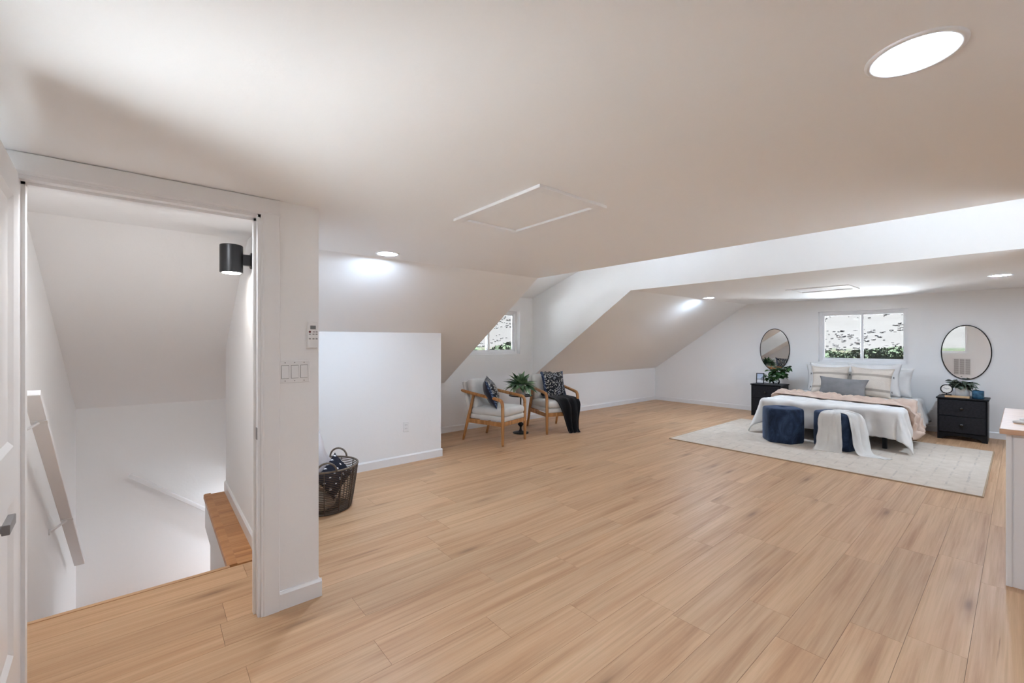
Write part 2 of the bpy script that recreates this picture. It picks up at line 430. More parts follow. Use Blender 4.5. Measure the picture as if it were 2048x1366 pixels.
def bez(pts, n=6):
    # Catmull-Rom through points
    P = [Vector(p) for p in pts]; out = []
    for i in range(len(P)-1):
        p0 = P[max(i-1, 0)]; p1 = P[i]; p2 = P[i+1]; p3 = P[min(i+2, len(P)-1)]
        for k in range(n):
            t = k/n
            out.append(0.5*((2*p1)+(p2-p0)*t+(2*p0-5*p1+4*p2-p3)*t*t+(-p0+3*p1-3*p2+p3)*t*t*t))
    out.append(P[-1]); return out
def TM(loc=(0,0,0), rot=(0,0,0), sc=(1,1,1)):
    return Matrix.LocRotScale(Vector(loc), Euler(rot), Vector(sc))
def copy_tree(o, parent=None):
    c = o.copy(); COL.objects.link(c); c.parent = parent
    for ch in [x for x in bpy.data.objects if x.parent == o]: copy_tree(ch, c)
    return c
def struct(name, mb, mat='paint', parent=None, bevel=0.0):
    o = mb.build(name, mat, parent, bevel=bevel)
    if not parent: o['kind'] = 'structure'
    return o

# ------------------------------------------------------------------ the room shell
XL, XR = -5.68, 2.13            # knee walls
YB, YF = -0.55, 9.30            # gable walls
Y1, Y2 = 3.416, 5.25            # the cross gable between them
CZ = 2.133; KN = 0.765          # flat ceiling and knee wall heights
XC1, XC2 = -3.60, 0.05          # where the slopes meet the flat ceiling
XM = (XL+XR)/2; EA = 2.178; RZ = EA + (XM-XL)*0.3206
T = 0.16
def roof_profile(c):
    inn = [(XL-0.02, KN-0.013), (XC1, c), (XC2, c), (XR+0.02, KN-0.013)]
    out = [(XR+0.02, KN+0.25), (XC2+0.02, c+0.25), (XC1-0.02, c+0.25), (XL-0.02, KN+0.25)]
    return inn + out
struct('ceiling', MB().prism(roof_profile(CZ), 'y', YB-0.1, Y1-0.12))
# bed end: the ceiling rises a touch towards the gable
mb = MB(); a = roof_profile(CZ); b = roof_profile(CZ+0.022); n = len(a)
mb.add([(p[0], Y2+0.12, p[1]) for p in a]+[(p[0], YF+0.1, p[1]) for p in b],
       [tuple(range(n)), tuple(range(2*n-1, n-1, -1))]+[(i, i+n, (i+1) % n+n, (i+1) % n) for i in range(n)])
struct('ceiling', mb)
struct('ceiling', MB().prism([(XL-0.02, EA-0.006), (XM, RZ), (XR+0.02, EA-0.006), (XR+0.02, EA+0.2), (XM, RZ+0.2), (XL-0.02, EA+0.2)], 'y', Y1-0.12, Y2+0.12))
cheek = [(XL, KN), (XC1, CZ), (XC2, CZ), (XR, KN), (XR, EA+0.05), (XM, RZ+0.05), (XL, EA+0.05)]
struct('wall_dormer_near', MB().prism(cheek, 'y', Y1-0.12, Y1))
struct('wall_dormer_far', MB().prism(cheek, 'y', Y2, Y2+0.12))

def wall_with_window(name, axis, fixed, thick, a0, a1, z0, top, wa0, wa1, wz0, wz1):
    # wall in the plane axis=fixed, running a0..a1, height function top(a), one window hole
    mb = MB(); ax = 'x' if axis == 'x' else 'y'
    def slab(pa, pb, za, ztop=None):
        brk = sorted({pa, pb, *[q for q in (XC1, XC2, XM) if pa < q < pb and axis == 'y']})
        up = [(q, top(q)) for q in brk] if ztop is None else [(pa, ztop), (pb, ztop)]
        mb.prism([(pa, za), (pb, za)] + up[::-1], ax, fixed, fixed+thick)
    slab(a0, wa0, z0); slab(wa1, a1, z0); slab(wa0, wa1, z0, wz0); slab(wa0, wa1, wz1)
    return struct(name, mb)
def gable_top(x):
    if x < XC1: return KN + (x-XL)/(XC1-XL)*(CZ-KN) + 0.02
    if x > XC2: return KN + (XR-x)/(XR-XC2)*(CZ-KN) + 0.02
    return CZ + 0.04
WF = (-2.382, -1.161, 1.030, 1.938)
wall_with_window('wall_far', 'y', YF, T, XL, XR, -0.1, gable_top, *WF)
WB = (-2.40, -1.03, 1.030, 1.938)
wall_with_window('wall_back', 'y', YB, -T, XL, XR, -2.9, gable_top, *WB)
WD = (3.709, 4.957, 1.180, 1.930)
wall_with_window('wall_left', 'x', XL, -T, Y1, Y2, -0.1, lambda q: EA+0.01, *WD)
WR = (3.55, 5.12, 0.62, 2.02)  # unseen right window, enlarged to let more daylight in
wall_with_window('wall_right', 'x', XR, T, Y1, Y2, -0.1, lambda q: EA+0.01, *WR)
struct('wall_left', MB().box(XL-T, XL, Y2, YF, -0.1, KN))
struct('wall_left', MB().box(XL-T, XL, YB, Y1, -2.9, KN))
struct('wall_right', MB().box(XR, XR+T, Y2, YF, -0.1, KN).box(XR, XR+T, YB, Y1, -0.1, KN))
# chase that boxes out the knee wall beside the stairs
SX, SY = -4.56, 2.698
zt = KN + (SX-XL)/(XC1-XL)*(CZ-KN)
struct('wall_chase', MB().prism([(XL, 0), (SX, 0), (SX, zt+0.01), (XL, KN+0.01)], 'y', 0.70, SY))
# wall with the door to the stairs, and the wall along the stairs
DX = -2.49; DY0, DY1, DZ = -0.416, 0.425, 2.050
struct('wall_door', MB().box(DX-0.12, DX, DY1, 0.70, -0.02, CZ+0.02).box(DX-0.12, DX, YB, DY0, -0.02, CZ+0.02).box(DX-0.12, DX, DY0, DY1, DZ, CZ+0.02))
mb = MB()
mb.prism([(-4.80, -0.02), (DX-0.12, -0.02), (DX-0.12, CZ+0.01), (XC1, CZ+0.01), (-4.80, KN+(-4.80-XL)/(XC1-XL)*(CZ-KN)+0.01)], 'y', 0.525, 0.70)
struct('wall_stair', mb)
# stairwell below floor level
mb = MB(); mb.box(-4.80, -3.19, 0.366, 0.70, -0.30, -0.012); mb.box(-4.80, -3.19, 0.405, 0.70, -2.9, -0.30)
struct('wall_stair_below', mb)
struct('wall_stair_header', MB().box(-3.18, DX, YB, 0.70, -2.9, -0.20))
struct('wall_stair_end', MB().box(XL, -4.70, 2.3, 2.4, -2.9, -0.21).box(-4.80, -4.70, 0.70, 2.3, -2.9, -0.21))
struct('floor_lower', MB().box(XL-0.1, -3.0, YB-0.1, 2.5, -3.0, -2.9), 'subfloor')
# steps down: first flight to the knee wall, quarter landing, second flight under the room
st = thing('staircase', 'oak stair flight descending from the landing edge', 'stairs', (-3.20, -0.08, 0))
for i in range(5):
    z = -0.20*(i+1)
    MB().box(-0.27*(i+1), -0.27*i, -0.45, 0.43, z-0.03, z).build('tread', 'oak_ledge', st)
    MB().box(-0.27*(i+1), -0.27*(i+1)+0.015, -0.45, 0.43, z-0.20, z-0.03).build('riser', 'trim_white', st)
st = thing('staircase', 'oak lower stair flight below the wooden ledge', 'stairs', (-5.24, -0.08, 0))
MB().box(-0.42, 0.42, -0.45, 0.43, -1.23, -1.20).build('landing', 'oak_ledge', st)
for i in range(6):
    z = -1.40-0.2*i
    MB().box(-0.42, 0.42, 0.43+0.25*i, 0.70+0.25*i, z-0.03, z).build('tread', 'oak_ledge', st)
    MB().box(-0.42, 0.42, 0.415+0.25*i, 0.43+0.25*i, z-0.03, z+0.17).build('riser', 'trim_white', st)

# ------------------------------------------------------------------ floor: slab and single planks
mb = MB()
mb.box(DX, XR, YB, YF, -0.20, -0.010); mb.box(-3.18, DX, YB, YF, -0.20, -0.010); mb.box(-4.80, -3.18, 0.70, YF, -0.20, -0.010); mb.box(XL, -4.80, 2.41, YF, -0.20, -0.010)
mb.box(XL, -4.80, 0.70, 2.41, -0.05, -0.010)
floor = struct('floor', mb, 'subfloor')
REG = [(XL, SX, SY, YF), (SX, -3.18, 0.70, YF), (-3.150, DX-0.12, YB, 0.525), (-3.18, DX-0.12, 0.70, YF), (DX-0.12, DX, DY0, DY1), (DX-0.12, DX, 0.70, YF), (DX, XR, YB, YF)]
PW, PL = 0.200, 1.22
rest = MB(); cnt = 0; ncol = int((XR-XL)/PW)+2
for c in range(ncol):
    xa = XL - 0.07 + c*PW; xb = xa + PW
    y = YB - random.choice((0.12, 0.35, 0.58, 0.8, 1.02)) - random.random()*0.12
    while y < YF:
        ya, yb = y, y+PL; y += PL
        rects = []
        for (x0, x1, y0, y1) in REG:
            q = (max(xa, x0), min(xb, x1), max(ya, y0), min(yb, y1))
            if q[1]-q[0] > 0.004 and q[3]-q[2] > 0.004: rects.append(q)
        if not rects: continue
        g = 0.0006
        if xa < 0.25:
            m = MB(); ox, oy = (xa+xb)/2, (ya+yb)/2
            for q in rects:
                m.box(q[0]+g*(q[0] == xa)-ox, q[1]-g*(q[1] == xb)-ox, q[2]+g*(q[2] == ya)-oy, q[3]-g*(q[3] == yb)-oy, -0.010, 0.0)
            o = m.build('plank', 'oak_floor', floor, loc=(ox, oy, 0)); cnt += 1
        else:
            for q in rects: rest.box(q[0]+g, q[1]-g, q[2]+g, q[3]-g, -0.010, 0.0)
o = rest.build('planks', 'oak_floor', floor); o['kind'] = 'stuff'
print('planks', cnt)
MB().prism([(-3.15, -0.010), (-3.15, 0.004), (-3.175, 0.004), (-3.190, -0.002), (-3.193, -0.016), (-3.19, -0.024), (-3.18, -0.024), (-3.18, -0.010)], 'y', YB+0.002, 0.366).build('nosing', 'oak_floor', floor)
# narrow wooden ledge along the stair wall
for i in range(9):
    x0 = -4.79+0.18*i; m = MB(); m.box(-0.0892, 0.0892, -0.058, 0.058, -0.012, 0.0)
    m.build('plank', 'oak_ledge', floor, loc=(x0+0.09, 0.466, 0))
MB().prism([(0.408, 0.0), (0.408, 0.006), (0.370, 0.006), (0.356, 0.0), (0.354, -0.03), (0.366, -0.03), (0.366, -0.012), (0.408, -0.012)], 'x', -4.80, -3.172).build('nosing', 'oak_ledge', floor)

# baseboards
BH, BT = 0.095, 0.014
def base_prof(s=1): return [(0, 0), (s*BT, 0), (s*BT, BH-0.014), (s*BT*0.55, BH-0.004), (s*BT*0.4, BH), (0, BH)]
def bb_x(mb, x, y0, y1, s): mb.prism([(x+p[0], p[1]) for p in base_prof(s)], 'y', y0, y1)
def bb_y(mb, y, x0, x1, s): mb.prism([(y+p[0], p[1]) for p in base_prof(s)], 'x', x0, x1)
mb = MB(); bb_x(mb, XL, SY, YF, 1); struct('baseboard_left', mb, 'trim_white')
mb = MB(); bb_y(mb, YF, XL, XR, -1); struct('baseboard_far', mb, 'trim_white')
mb = MB(); bb_y(mb, YB, DX, XR, 1); struct('baseboard_back', mb, 'trim_white')
mb = MB(); bb_x(mb, XR, YB, YF, -1); struct('baseboard_right', mb, 'trim_white')
mb = MB(); bb_x(mb, SX, 0.70, SY+BT, 1); bb_y(mb, SY, XL+BT, SX, 1); struct('baseboard_chase', mb, 'trim_white')
mb = MB(); bb_x(mb, DX, DY1+0.0815, 0.70+BT, 1); bb_y(mb, 0.70, SX+BT, DX, 1); struct('baseboard_door', mb, 'trim_white')
mb = MB(); bb_y(mb, 0.525, -4.80, DX-0.12, -1); struct('baseboard_stair', mb, 'trim_white')

# door casing and jamb
tr = MB()
CW = 0.085
prof = [(0, 0), (0.012, 0), (0.012, 0.008), (0.017, 0.014), (0.017, CW-0.004), (0.013, CW), (0, CW)]   # (out, across)
tr.prism([(DX+p[0], DY1-0.004+p[1]) for p in prof], 'z', 0, DZ-0.004)
tr.prism([(DX+p[0], DY0+0.004-p[1]) for p in prof], 'z', 0, DZ-0.004)
tr.prism([(DX+p[0], DZ-0.004+p[1]) for p in prof], 'y', DY0+0.004-CW, DY1-0.004+CW)
casing = struct('trim_1', tr, 'trim_white')
jb = MB()
jb.box(DX-0.13, DX+0.004, DY1-0.018, DY1, 0, DZ).box(DX-0.13, DX+0.004, DY0, DY0+0.018, 0, DZ).box(DX-0.13, DX+0.004, DY0, DY1, DZ-0.018, DZ)
jb.build('jamb', 'trim_white', casing)
sb = MB()
sb.box(DX-0.075, DX-0.04, DY1-0.030, DY1-0.018, 0, DZ-0.018).box(DX-0.075, DX-0.04, DY0+0.018, DY0+0.030, 0, DZ-0.018).box(DX-0.075, DX-0.04, DY0+0.018, DY1-0.018, DZ-0.030, DZ-0.018)
sb.build('door_stop', 'trim_white', casing)
MB().box(DX-0.036, DX-0.006, DY1-0.0205, DY1-0.0178, 0.90, 0.96).build('strike_plate', 'dark_nickel', casing)

# door leaf, hinged on the near jamb and swung into the room
door = bpy.data.objects.new('door_1', None); COL.objects.link(door); door['kind'] = 'structure'
door.location = (DX+0.022, DY0+0.022, 0.008); door.rotation_euler = (0, 0, R(3.5))
LW, LH, LT = 0.775, 2.034, 0.035          # leaf runs along local +x, thickness towards -y ... +y faces the doorway
panels = [(0.115, LW-0.115, 0.25, 0.82), (0.115, LW-0.115, 1.012, LH-0.11)]
lf = MB()
lf.box(0, 0.115, -LT, 0, 0, LH).box(LW-0.115, LW, -LT, 0, 0, LH)
lf.box(0.115, LW-0.115, -LT, 0, 0, 0.25).box(0.115, LW-0.115, -LT, 0, 0.82, 1.012).box(0.115, LW-0.115, -LT, 0, LH-0.11, LH)
lf.build('leaf', 'trim_white', door)
for (x0, x1, z0, z1) in panels:
    m = MB(); w = 0.022
    m.box(x0+w, x1-w, -LT+0.012, -0.012, z0+w, z1-w)
    for sgn, yo, yi in ((1, 0.0, -0.012), (-1, -LT, -LT+0.012)):
        o4 = [(x0, yo, z0), (x1, yo, z0), (x1, yo, z1), (x0, yo, z1)]; i4 = [(x0+w, yi, z0+w), (x1-w, yi, z0+w), (x1-w, yi, z1-w), (x0+w, yi, z1-w)]
        m.add(o4+i4, [(k, (k+1) % 4, 4+(k+1) % 4, 4+k) for k in range(4)])
    m.build('panel', 'trim_white', door)
hd = MB(); hd.lathe([(0.026, 0), (0.026, 0.006), (0.012, 0.010), (0.010, 0.045)], 20, TM((LW-0.065, 0, 0.885), (-PI/2, 0, 0)))
hd.box(LW-0.160, LW-0.052, 0.040, 0.056, 0.871, 0.899)
hd.build('handle', 'dark_nickel', door, bevel=0.002)
for z in (0.22, 1.80):
    MB().tube([(-0.006, -LT-0.006, z-0.045), (-0.006, -LT-0.006, z+0.045)], 0.006, 8).build('hinge', 'steel', door)

# ------------------------------------------------------------------ windows
def window(name, M, w, h, depth):
    """local: x across, y outwards, z up from the sill; opening 0..w, 0..h"""
    root = bpy.data.objects.new(name, None); COL.objects.link(root); root['kind'] = 'structure'; root.matrix_world = M
    f = MB(); t = 0.045; y0, y1 = depth-0.075, depth-0.01
    f.box(0, t, y0, y1, 0, h).box(w-t, w, y0, y1, 0, h).box(t, w-t, y0, y1, 0, t).box(t, w-t, y0, y1, h-t, h)
    f.build('window_frame', 'vinyl_white', root, bevel=0.003)
    f = MB(); f.box(0.0005, w-0.0005, 0.0, y0, 0.0005, 0.004); f.build('window_sill', 'trim_white', root)
    st = 0.032; mid = w/2
    for k, (a, b, yy) in enumerate(((t, mid+0.024, y0+0.010), (mid-0.024, w-t, y0+0.036))):
        s = MB(); s.box(a, a+st, yy, yy+0.026, t, h-t).box(b-st, b, yy, yy+0.026, t, h-t).box(a+st, b-st, yy, yy+0.026, t, t+st).box(a+st, b-st, yy, yy+0.026, h-t-st, h-t)
        sash = s.build('sash', 'vinyl_white', root, bevel=0.002)
        MB().box(a+st, b-st, yy+0.011, yy+0.014, t+st, h-t-st).build('pane', 'window_glass', sash)
    return root
window('window_1', TM((WF[0], YF, WF[2])), WF[1]-WF[0], WF[3]-WF[2], T)
window('window_2', TM((XL, WD[0], WD[2]), (0, 0, PI/2)), WD[1]-WD[0], WD[3]-WD[2], T)
window('window_3', TM((WB[1], YB, WB[2]), (0, 0, PI)), WB[1]-WB[0], WB[3]-WB[2], T)
window('window_4', TM((XR, WR[1], WR[2]), (0, 0, -PI/2)), WR[1]-WR[0], WR[3]-WR[2], T)
# eaves outside (the unseen one over the bed window is added to block direct sun)
mb = MB(); mb.box(-3.0, -0.55, YF+T, YF+T+0.55, 2.06, 2.12); struct('trim_2', mb, 'eave_wood')
mb = MB(); mb.box(XL-T-0.60, XL-T, Y1-0.2, Y2+0.2, 1.97, 2.04)
for y in (3.6, 4.15, 4.72, 5.2): mb.box(XL-T-0.58, XL-T, y, y+0.05, 1.90, 1.97)
struct('trim_3', mb, 'eave_wood')

# ------------------------------------------------------------------ fixtures
def ceiling_light(x, y, z, label, led='lamp_led'):
    t = thing('recessed_light', label, 'ceiling light', (x, y, z), group='recessed ceiling lights')
    ring = MB(); ring.lathe([(0.076, -0.001), (0.078, -0.004), (0.092, -0.0065), (0.098, -0.004), (0.099, 0.0)], 40, cap=False)
    ring.build('trim_ring', 'plastic_white', t, smooth=True)
    d = MB(); d.lathe([(0.0005, -0.0022), (0.077, -0.0022)], 40, cap=False); dd = d.build('lens', led, t)
    return t
ceiling_light(-3.40, 1.50, CZ, 'round recessed ceiling light above the slope beside the stair wall')
ceiling_light(-0.175, 1.487, CZ, 'large round recessed ceiling light with thin white ring')
ceiling_light(-3.42, 7.26, CZ+0.010, 'round recessed ceiling light at the slope by the bed', 'lamp_led_bed')
ceiling_light(-0.146, 7.28, CZ+0.010, 'round recessed ceiling light in front of the oval mirror wall', 'lamp_led_bed')

def hatch(x0, x1, y0, y1, z, label):
    t = thing('ceiling_hatch', label, 'hatch', ((x0+x1)/2, (y0+y1)/2, z))
    w, d = (x1-x0)/2, (y1-y0)/2; m = MB(); tw = 0.055; h = 0.016
    m.box(-w, w, -d, -d+tw, -h, 0).box(-w, w, d-tw, d, -h, 0).box(-w, -w+tw, -d+tw, d-tw, -h, 0).box(w-tw, w, -d+tw, d-tw, -h, 0)
    m.build('frame', 'trim_white', t, bevel=0.002)
    MB().box(-w+tw+0.003, w-tw-0.003, -d+tw+0.003, d-tw-0.003, -0.004, 0.0).build('panel', 'paint', t)
    return t
ceiling_light(-5.15, 1.55, -0.050, 'added unseen light over the lower flight of the stairs', 'added_led_low')  # lamp added out of view to brighten the lower stairwell
ceiling_light(-2.79, 0.0, CZ, 'added fill light above the stair landing hidden behind the door head', 'added_led_landing')  # unseen lamp added to lift the stair walls and landing
for k, X_ in enumerate((-3.15, -0.40)):  # pair of hidden lamps added to brighten the dormer walls
    o = ceiling_light(X_, 4.333, EA+(min(X_-XL, XR-X_))*0.3206-0.001, 'added unseen light high in the cross gable on the ' + ('stair' if k == 0 else 'counter') + ' side', 'added_led_gable')
    o.rotation_euler = (0, math.atan(0.3206)*(-1 if k == 0 else 1), 0)
hatch(-2.18, -1.435, 1.375, 1.875, CZ, 'white framed attic hatch in the ceiling beside the door')
hatch(-2.17, -1.44, 6.93, 7.53, CZ+0.011, 'white framed attic hatch in the ceiling above the bed foot')

# wall sconce in the stairwell
sc = thing('wall_sconce', 'black cylinder downlight sconce on the stair wall', 'sconce', (-3.40, 0.525, 1.952))
MB().lathe([(0.030, -0.092), (0.064, -0.092), (0.067, -0.090), (0.067, 0.088), (0.063, 0.092), (0.001, 0.092)], 40, TM((0, -0.122, 0)), cap=False).build('cylinder', 'sconce_black', sc, smooth=False)
autosmooth(bpy.data.objects['cylinder'])
MB().box(-0.02, 0.02, -0.062, -0.012, -0.036, 0.036).build('arm', 'sconce_black', sc)
m = MB(); m.lathe([(0.001, 0), (0.055, 0), (0.055, 0.010), (0.050, 0.014), (0.001, 0.014)], 32, TM((0, 0, 0), (PI/2, 0, 0)), cap=False)
m.build('backplate', 'sconce_black', sc); 
MB().lathe([(0.001, -0.096), (0.050, -0.096), (0.056, -0.090)], 32, TM((0, -0.122, 0)), cap=False).build('lens', 'sconce_led', sc)

# switch plate with three rockers
sw = thing('light_switch', 'white three gang rocker switch plate beside the door casing', 'light switch', (DX, 0.578, 1.240))
MB().box(0, 0.006, -0.075, 0.075, -0.059, 0.059).build('plate', 'plastic_white', sw, bevel=0.003)
for k in (-1, 0, 1):
    MB().box(0.006, 0.0068, k*0.046-0.018, k*0.046+0.018, -0.035, 0.035).build('gap', 'print_grey', sw)
    MB().prism([(0.006, -0.033), (0.012, -0.033), (0.008, 0.033), (0.006, 0.033)], 'y', k*0.046-0.0165, k*0.046+0.0165).build('rocker', 'plastic_white', sw)
    for z in (-0.048, 0.048):
        MB().lathe([(0.0005, 0.0072), (0.0028, 0.0066)], 8, TM((0, k*0.046, z), (0, PI/2, 0)), cap=False).build('screw', 'print_grey', sw)
# remote control in its wall cradle
rc = thing('remote_control', 'white air conditioner remote in a wall cradle above the switch', 'remote', (DX, 0.664, 1.432))
MB().box(0, 0.010, -0.029, 0.029, -0.072, 0.040).build('cradle', 'plastic_white', rc, bevel=0.003)
MB().box(0.010, 0.026, -0.025, 0.025, -0.068, 0.075).build('body', 'plastic_white', rc, bevel=0.005)
MB().box(0.0258, 0.0266, -0.014, 0.014, 0.034, 0.054).build('screen', 'print_grey', rc)
MB().lathe([(0.0005, 0.0275), (0.006, 0.0268), (0.006, 0.0255)], 12, TM((0, -0.016, 0.020), (0, PI/2, 0)), cap=False).build('power_button', 'print_red', rc)
for r_, row in enumerate((( 0.004, 0.018), (-0.016, 0.002, 0.018), (-0.016, 0.002, 0.018), (-0.016, 0.002, 0.018))):
    for q in row:
        MB().box(0.0258, 0.0272, q-0.005, q+0.005, 0.0175-r_*0.0125, 0.0225-r_*0.0125).build('button', 'print_grey' if r_ != 2 else 'trim_white', rc)
# outlet on the chase
ol = thing('wall_outlet', 'white electrical outlet low on the wall beside the basket', 'outlet', (SX, 2.235, 0.420))
MB().box(0, 0.006, -0.036, 0.036, -0.058, 0.058).build('plate', 'plastic_white', ol, bevel=0.003)
for z in (-0.02, 0.02):
    MB().box(0.006, 0.008, -0.016, 0.016, z-0.014, z+0.014).build('socket', 'trim_white', ol, bevel=0.001)
    MB().box(0.0078, 0.0084, -0.009, -0.006, z-0.006, z+0.006).box(0.0078, 0.0084, 0.006, 0.009, z-0.005, z+0.005).build('slot', 'near_black', ol)
# return air grille under the window behind the camera (seen in the mirror)
gr = thing('air_grille', 'white framed air return grille with three louvred panels', 'grille', (-1.165, YB, 0.62))
MB().box(-0.21, 0.21, 0, 0.006, -0.265, 0.265).build('plate', 'trim_white', gr, bevel=0.002)
for k in (-1, 0, 1):
    MB().box(k*0.122-0.052, k*0.122+0.052, 0.006, 0.0065, -0.235, 0.235).build('recess', 'grille_back', gr)
    lv = MB()
    for j in range(22):
        z = -0.23+j*0.0212; lv.box(k*0.122-0.052, k*0.122+0.052, 0.0065, 0.011, z, z+0.010)
    o = lv.build('louvres', 'plastic_white', gr); o['kind'] = 'stuff'

# handrails on the stair walls: flat boards on brackets
def handrail(name, p0, p1, wall_dir, br, label):
    p0 = Vector(p0); p1 = Vector(p1); d = (p1-p0); L = d.length; d.normalize()
    t = thing(name, label, 'handrail', p0)
    nrm = Vector(wall_dir); up = nrm.cross(d).normalized()
    if up.z < 0: up = -up
    M = Matrix((( d.x, nrm.x, up.x, 0), (d.y, nrm.y, up.y, 0), (d.z, nrm.z, up.z, 0), (0, 0, 0, 1)))
    MB().box(0, L, -0.031, 0.031, -0.017, 0.017, M).build('rail', 'trim_white', t, bevel=0.004)
    for s in br:
        q = d*(L*s)
        m = MB(); m.tube(bez([q+up*-0.022, q+up*-0.036-nrm*0.012, q+up*-0.062-nrm*0.045, q+up*-0.085-nrm*0.072], 4), 0.008, 8)
        m.lathe([(0.001, 0), (0.022, 0), (0.020, 0.006), (0.001, 0.008)], 14, Matrix.Translation(q+up*-0.085-nrm*0.0795) @ nrm.to_track_quat('Z', 'Y').to_matrix().to_4x4(), cap=False)
        m.box(-0.014, 0.014, -0.030, 0.034, -0.0215, -0.018, Matrix.Translation(q) @ M)
        m.build('bracket', 'plastic_white', t)
handrail('stair_handrail', (-3.22, YB+0.0805, 1.140), (-5.08, YB+0.0805, -0.46), (0, 1, 0), (0.10, 0.62), 'white stair handrail with two brackets on the gable side wall')
handrail('stair_handrail', (XL+0.0805, -0.178, 0.098), (XL+0.0805, 0.75, -0.65), (1, 0, 0), (0.85,), 'white lower stair handrail along the knee wall')

# ------------------------------------------------------------------ rug
RX0, RX1, RY0, RY1, RT = -3.255, -0.212, 5.685, 8.135, 0.012
rg = thing('area_rug', 'pale greige rug with faint broken grey lines under the bed', 'rug', ((RX0+RX1)/2, (RY0+RY1)/2, 0))
w, d = (RX1-RX0)/2, (RY1-RY0)/2
MB().box(-w+0.012, w-0.012, -d+0.012, d-0.012, 0.0, RT).build('pile', 'rug_wool', rg)
MB().box(-w, w, -d, -d+0.012, 0, RT-0.001).box(-w, w, d-0.012, d, 0, RT-0.001).box(-w, -w+0.012, -d+0.012, d-0.012, 0, RT-0.001).box(w-0.012, w, -d+0.012, d-0.012, 0, RT-0.001).build('binding', 'rug_binding', rg)

# ------------------------------------------------------------------ soft goods helpers
def fbm(p, o=3):
    return noise.fractal(Vector(p), 0.6, 2.0, o)
def pillow(name, w, h, t, mat, label, cat, M, seedv=0, group=None, wr=0.012, sag=0.0, back=None, trimtype=None):
    """pillow standing in local xz? local x across, y up the pillow, z thickness; M places it"""
    n = 26; vs = []; fs = []; idx = {}
    def prof(a): return max(0.0, 1-abs(a)**2.2)**0.70
    for side in (1, -1):
        for j in range(n+1):
            for i in range(n+1):
                u = -1+2*i/n; v = -1+2*j/n
                edge = i in (0, n) or j in (0, n)
                if edge and side == -1: idx[(side, i, j)] = idx[(1, i, j)]; continue
                x = w/2*u*(1-0.11*(1-v*v)*abs(u)**3); y = h/2*v*(1-0.10*(1-u*u)*abs(v)**3)
                z = t/2*prof(u)*prof(v)*side
                k = fbm((x*6+seedv, y*6, side*3.1+seedv*2))
                k2 = fbm((x*2.2+seedv*3, y*2.2+side, seedv))
                z += (k*wr+k2*wr*1.2)*(1 if not edge else 0.6)
                # creases that run in from the corners
                cr = math.sin((abs(u)-abs(v))*9+seedv)*0.35*wr*max(0, abs(u)*abs(v))
                z += cr; y -= sag*(1-u*u)*max(0, v)
                idx[(side, i, j)] = len(vs); vs.append((x, y, z))
    for side in (1, -1):
        for j in range(n):
            for i in range(n):
                q = (idx[(side, i, j)], idx[(side, i+1, j)], idx[(side, i+1, j+1)], idx[(side, i, j+1)])
                fs.append(q if side == 1 else q[::-1])
    if trimtype or back:
        root = thing(name, label, cat, (0, 0, 0), group=group); root.matrix_world = M
        o = obj('cover', vs, fs, mat, root, True)
        if back:
            o.data.materials.append(MATS[back]); nf = n*n
            for p in o.data.polygons:
                if p.index >= nf: p.material_index = 1
        if trimtype == 'tassel':
            for sx in (-1, 1):
                for yy in (0.105, -0.125):
                    tm = MB()
                    for k in range(5):
                        a = sx*w/2*0.965
                        tm.tube([(a, yy+(k-2)*0.004, 0), (a+sx*0.018, yy+(k-2)*0.007-0.004, 0.003*(k-2))], [0.0035, 0.002], 5)
                    tm.build('tassel', 'print_grey', root)
            m = MB()
            for k in range(60):
                u = -1+2*(k+0.5)/60
                for sy in (1, -1):
                    yy = sy*h/2*(1-0.10*(1-u*u)); m.box(w/2*u-0.003, w/2*u+0.003, min(yy, yy+sy*0.010), max(yy, yy+sy*0.010), -0.002, 0.002)
            o2 = m.build('fringe', 'striped_cream', root); o2['kind'] = 'stuff'
        return root
    o = obj(name, vs, fs, mat, None, True); o.matrix_world = M
    return tag(o, label, cat, group)
def stand(x, y, z, yaw, lean, h, roll=0.0):
    """matrix for a pillow standing on its lower edge at (x,y,z), front towards yaw direction, leaning back"""
    return Matrix.Translation((x, y, z)) @ Matrix.Rotation(yaw, 4, 'Z') @ Matrix.Rotation(PI/2-lean, 4, 'X') @ Matrix.Translation((0, h/2, 0)) @ Matrix.Rotation(roll, 4, 'Z')

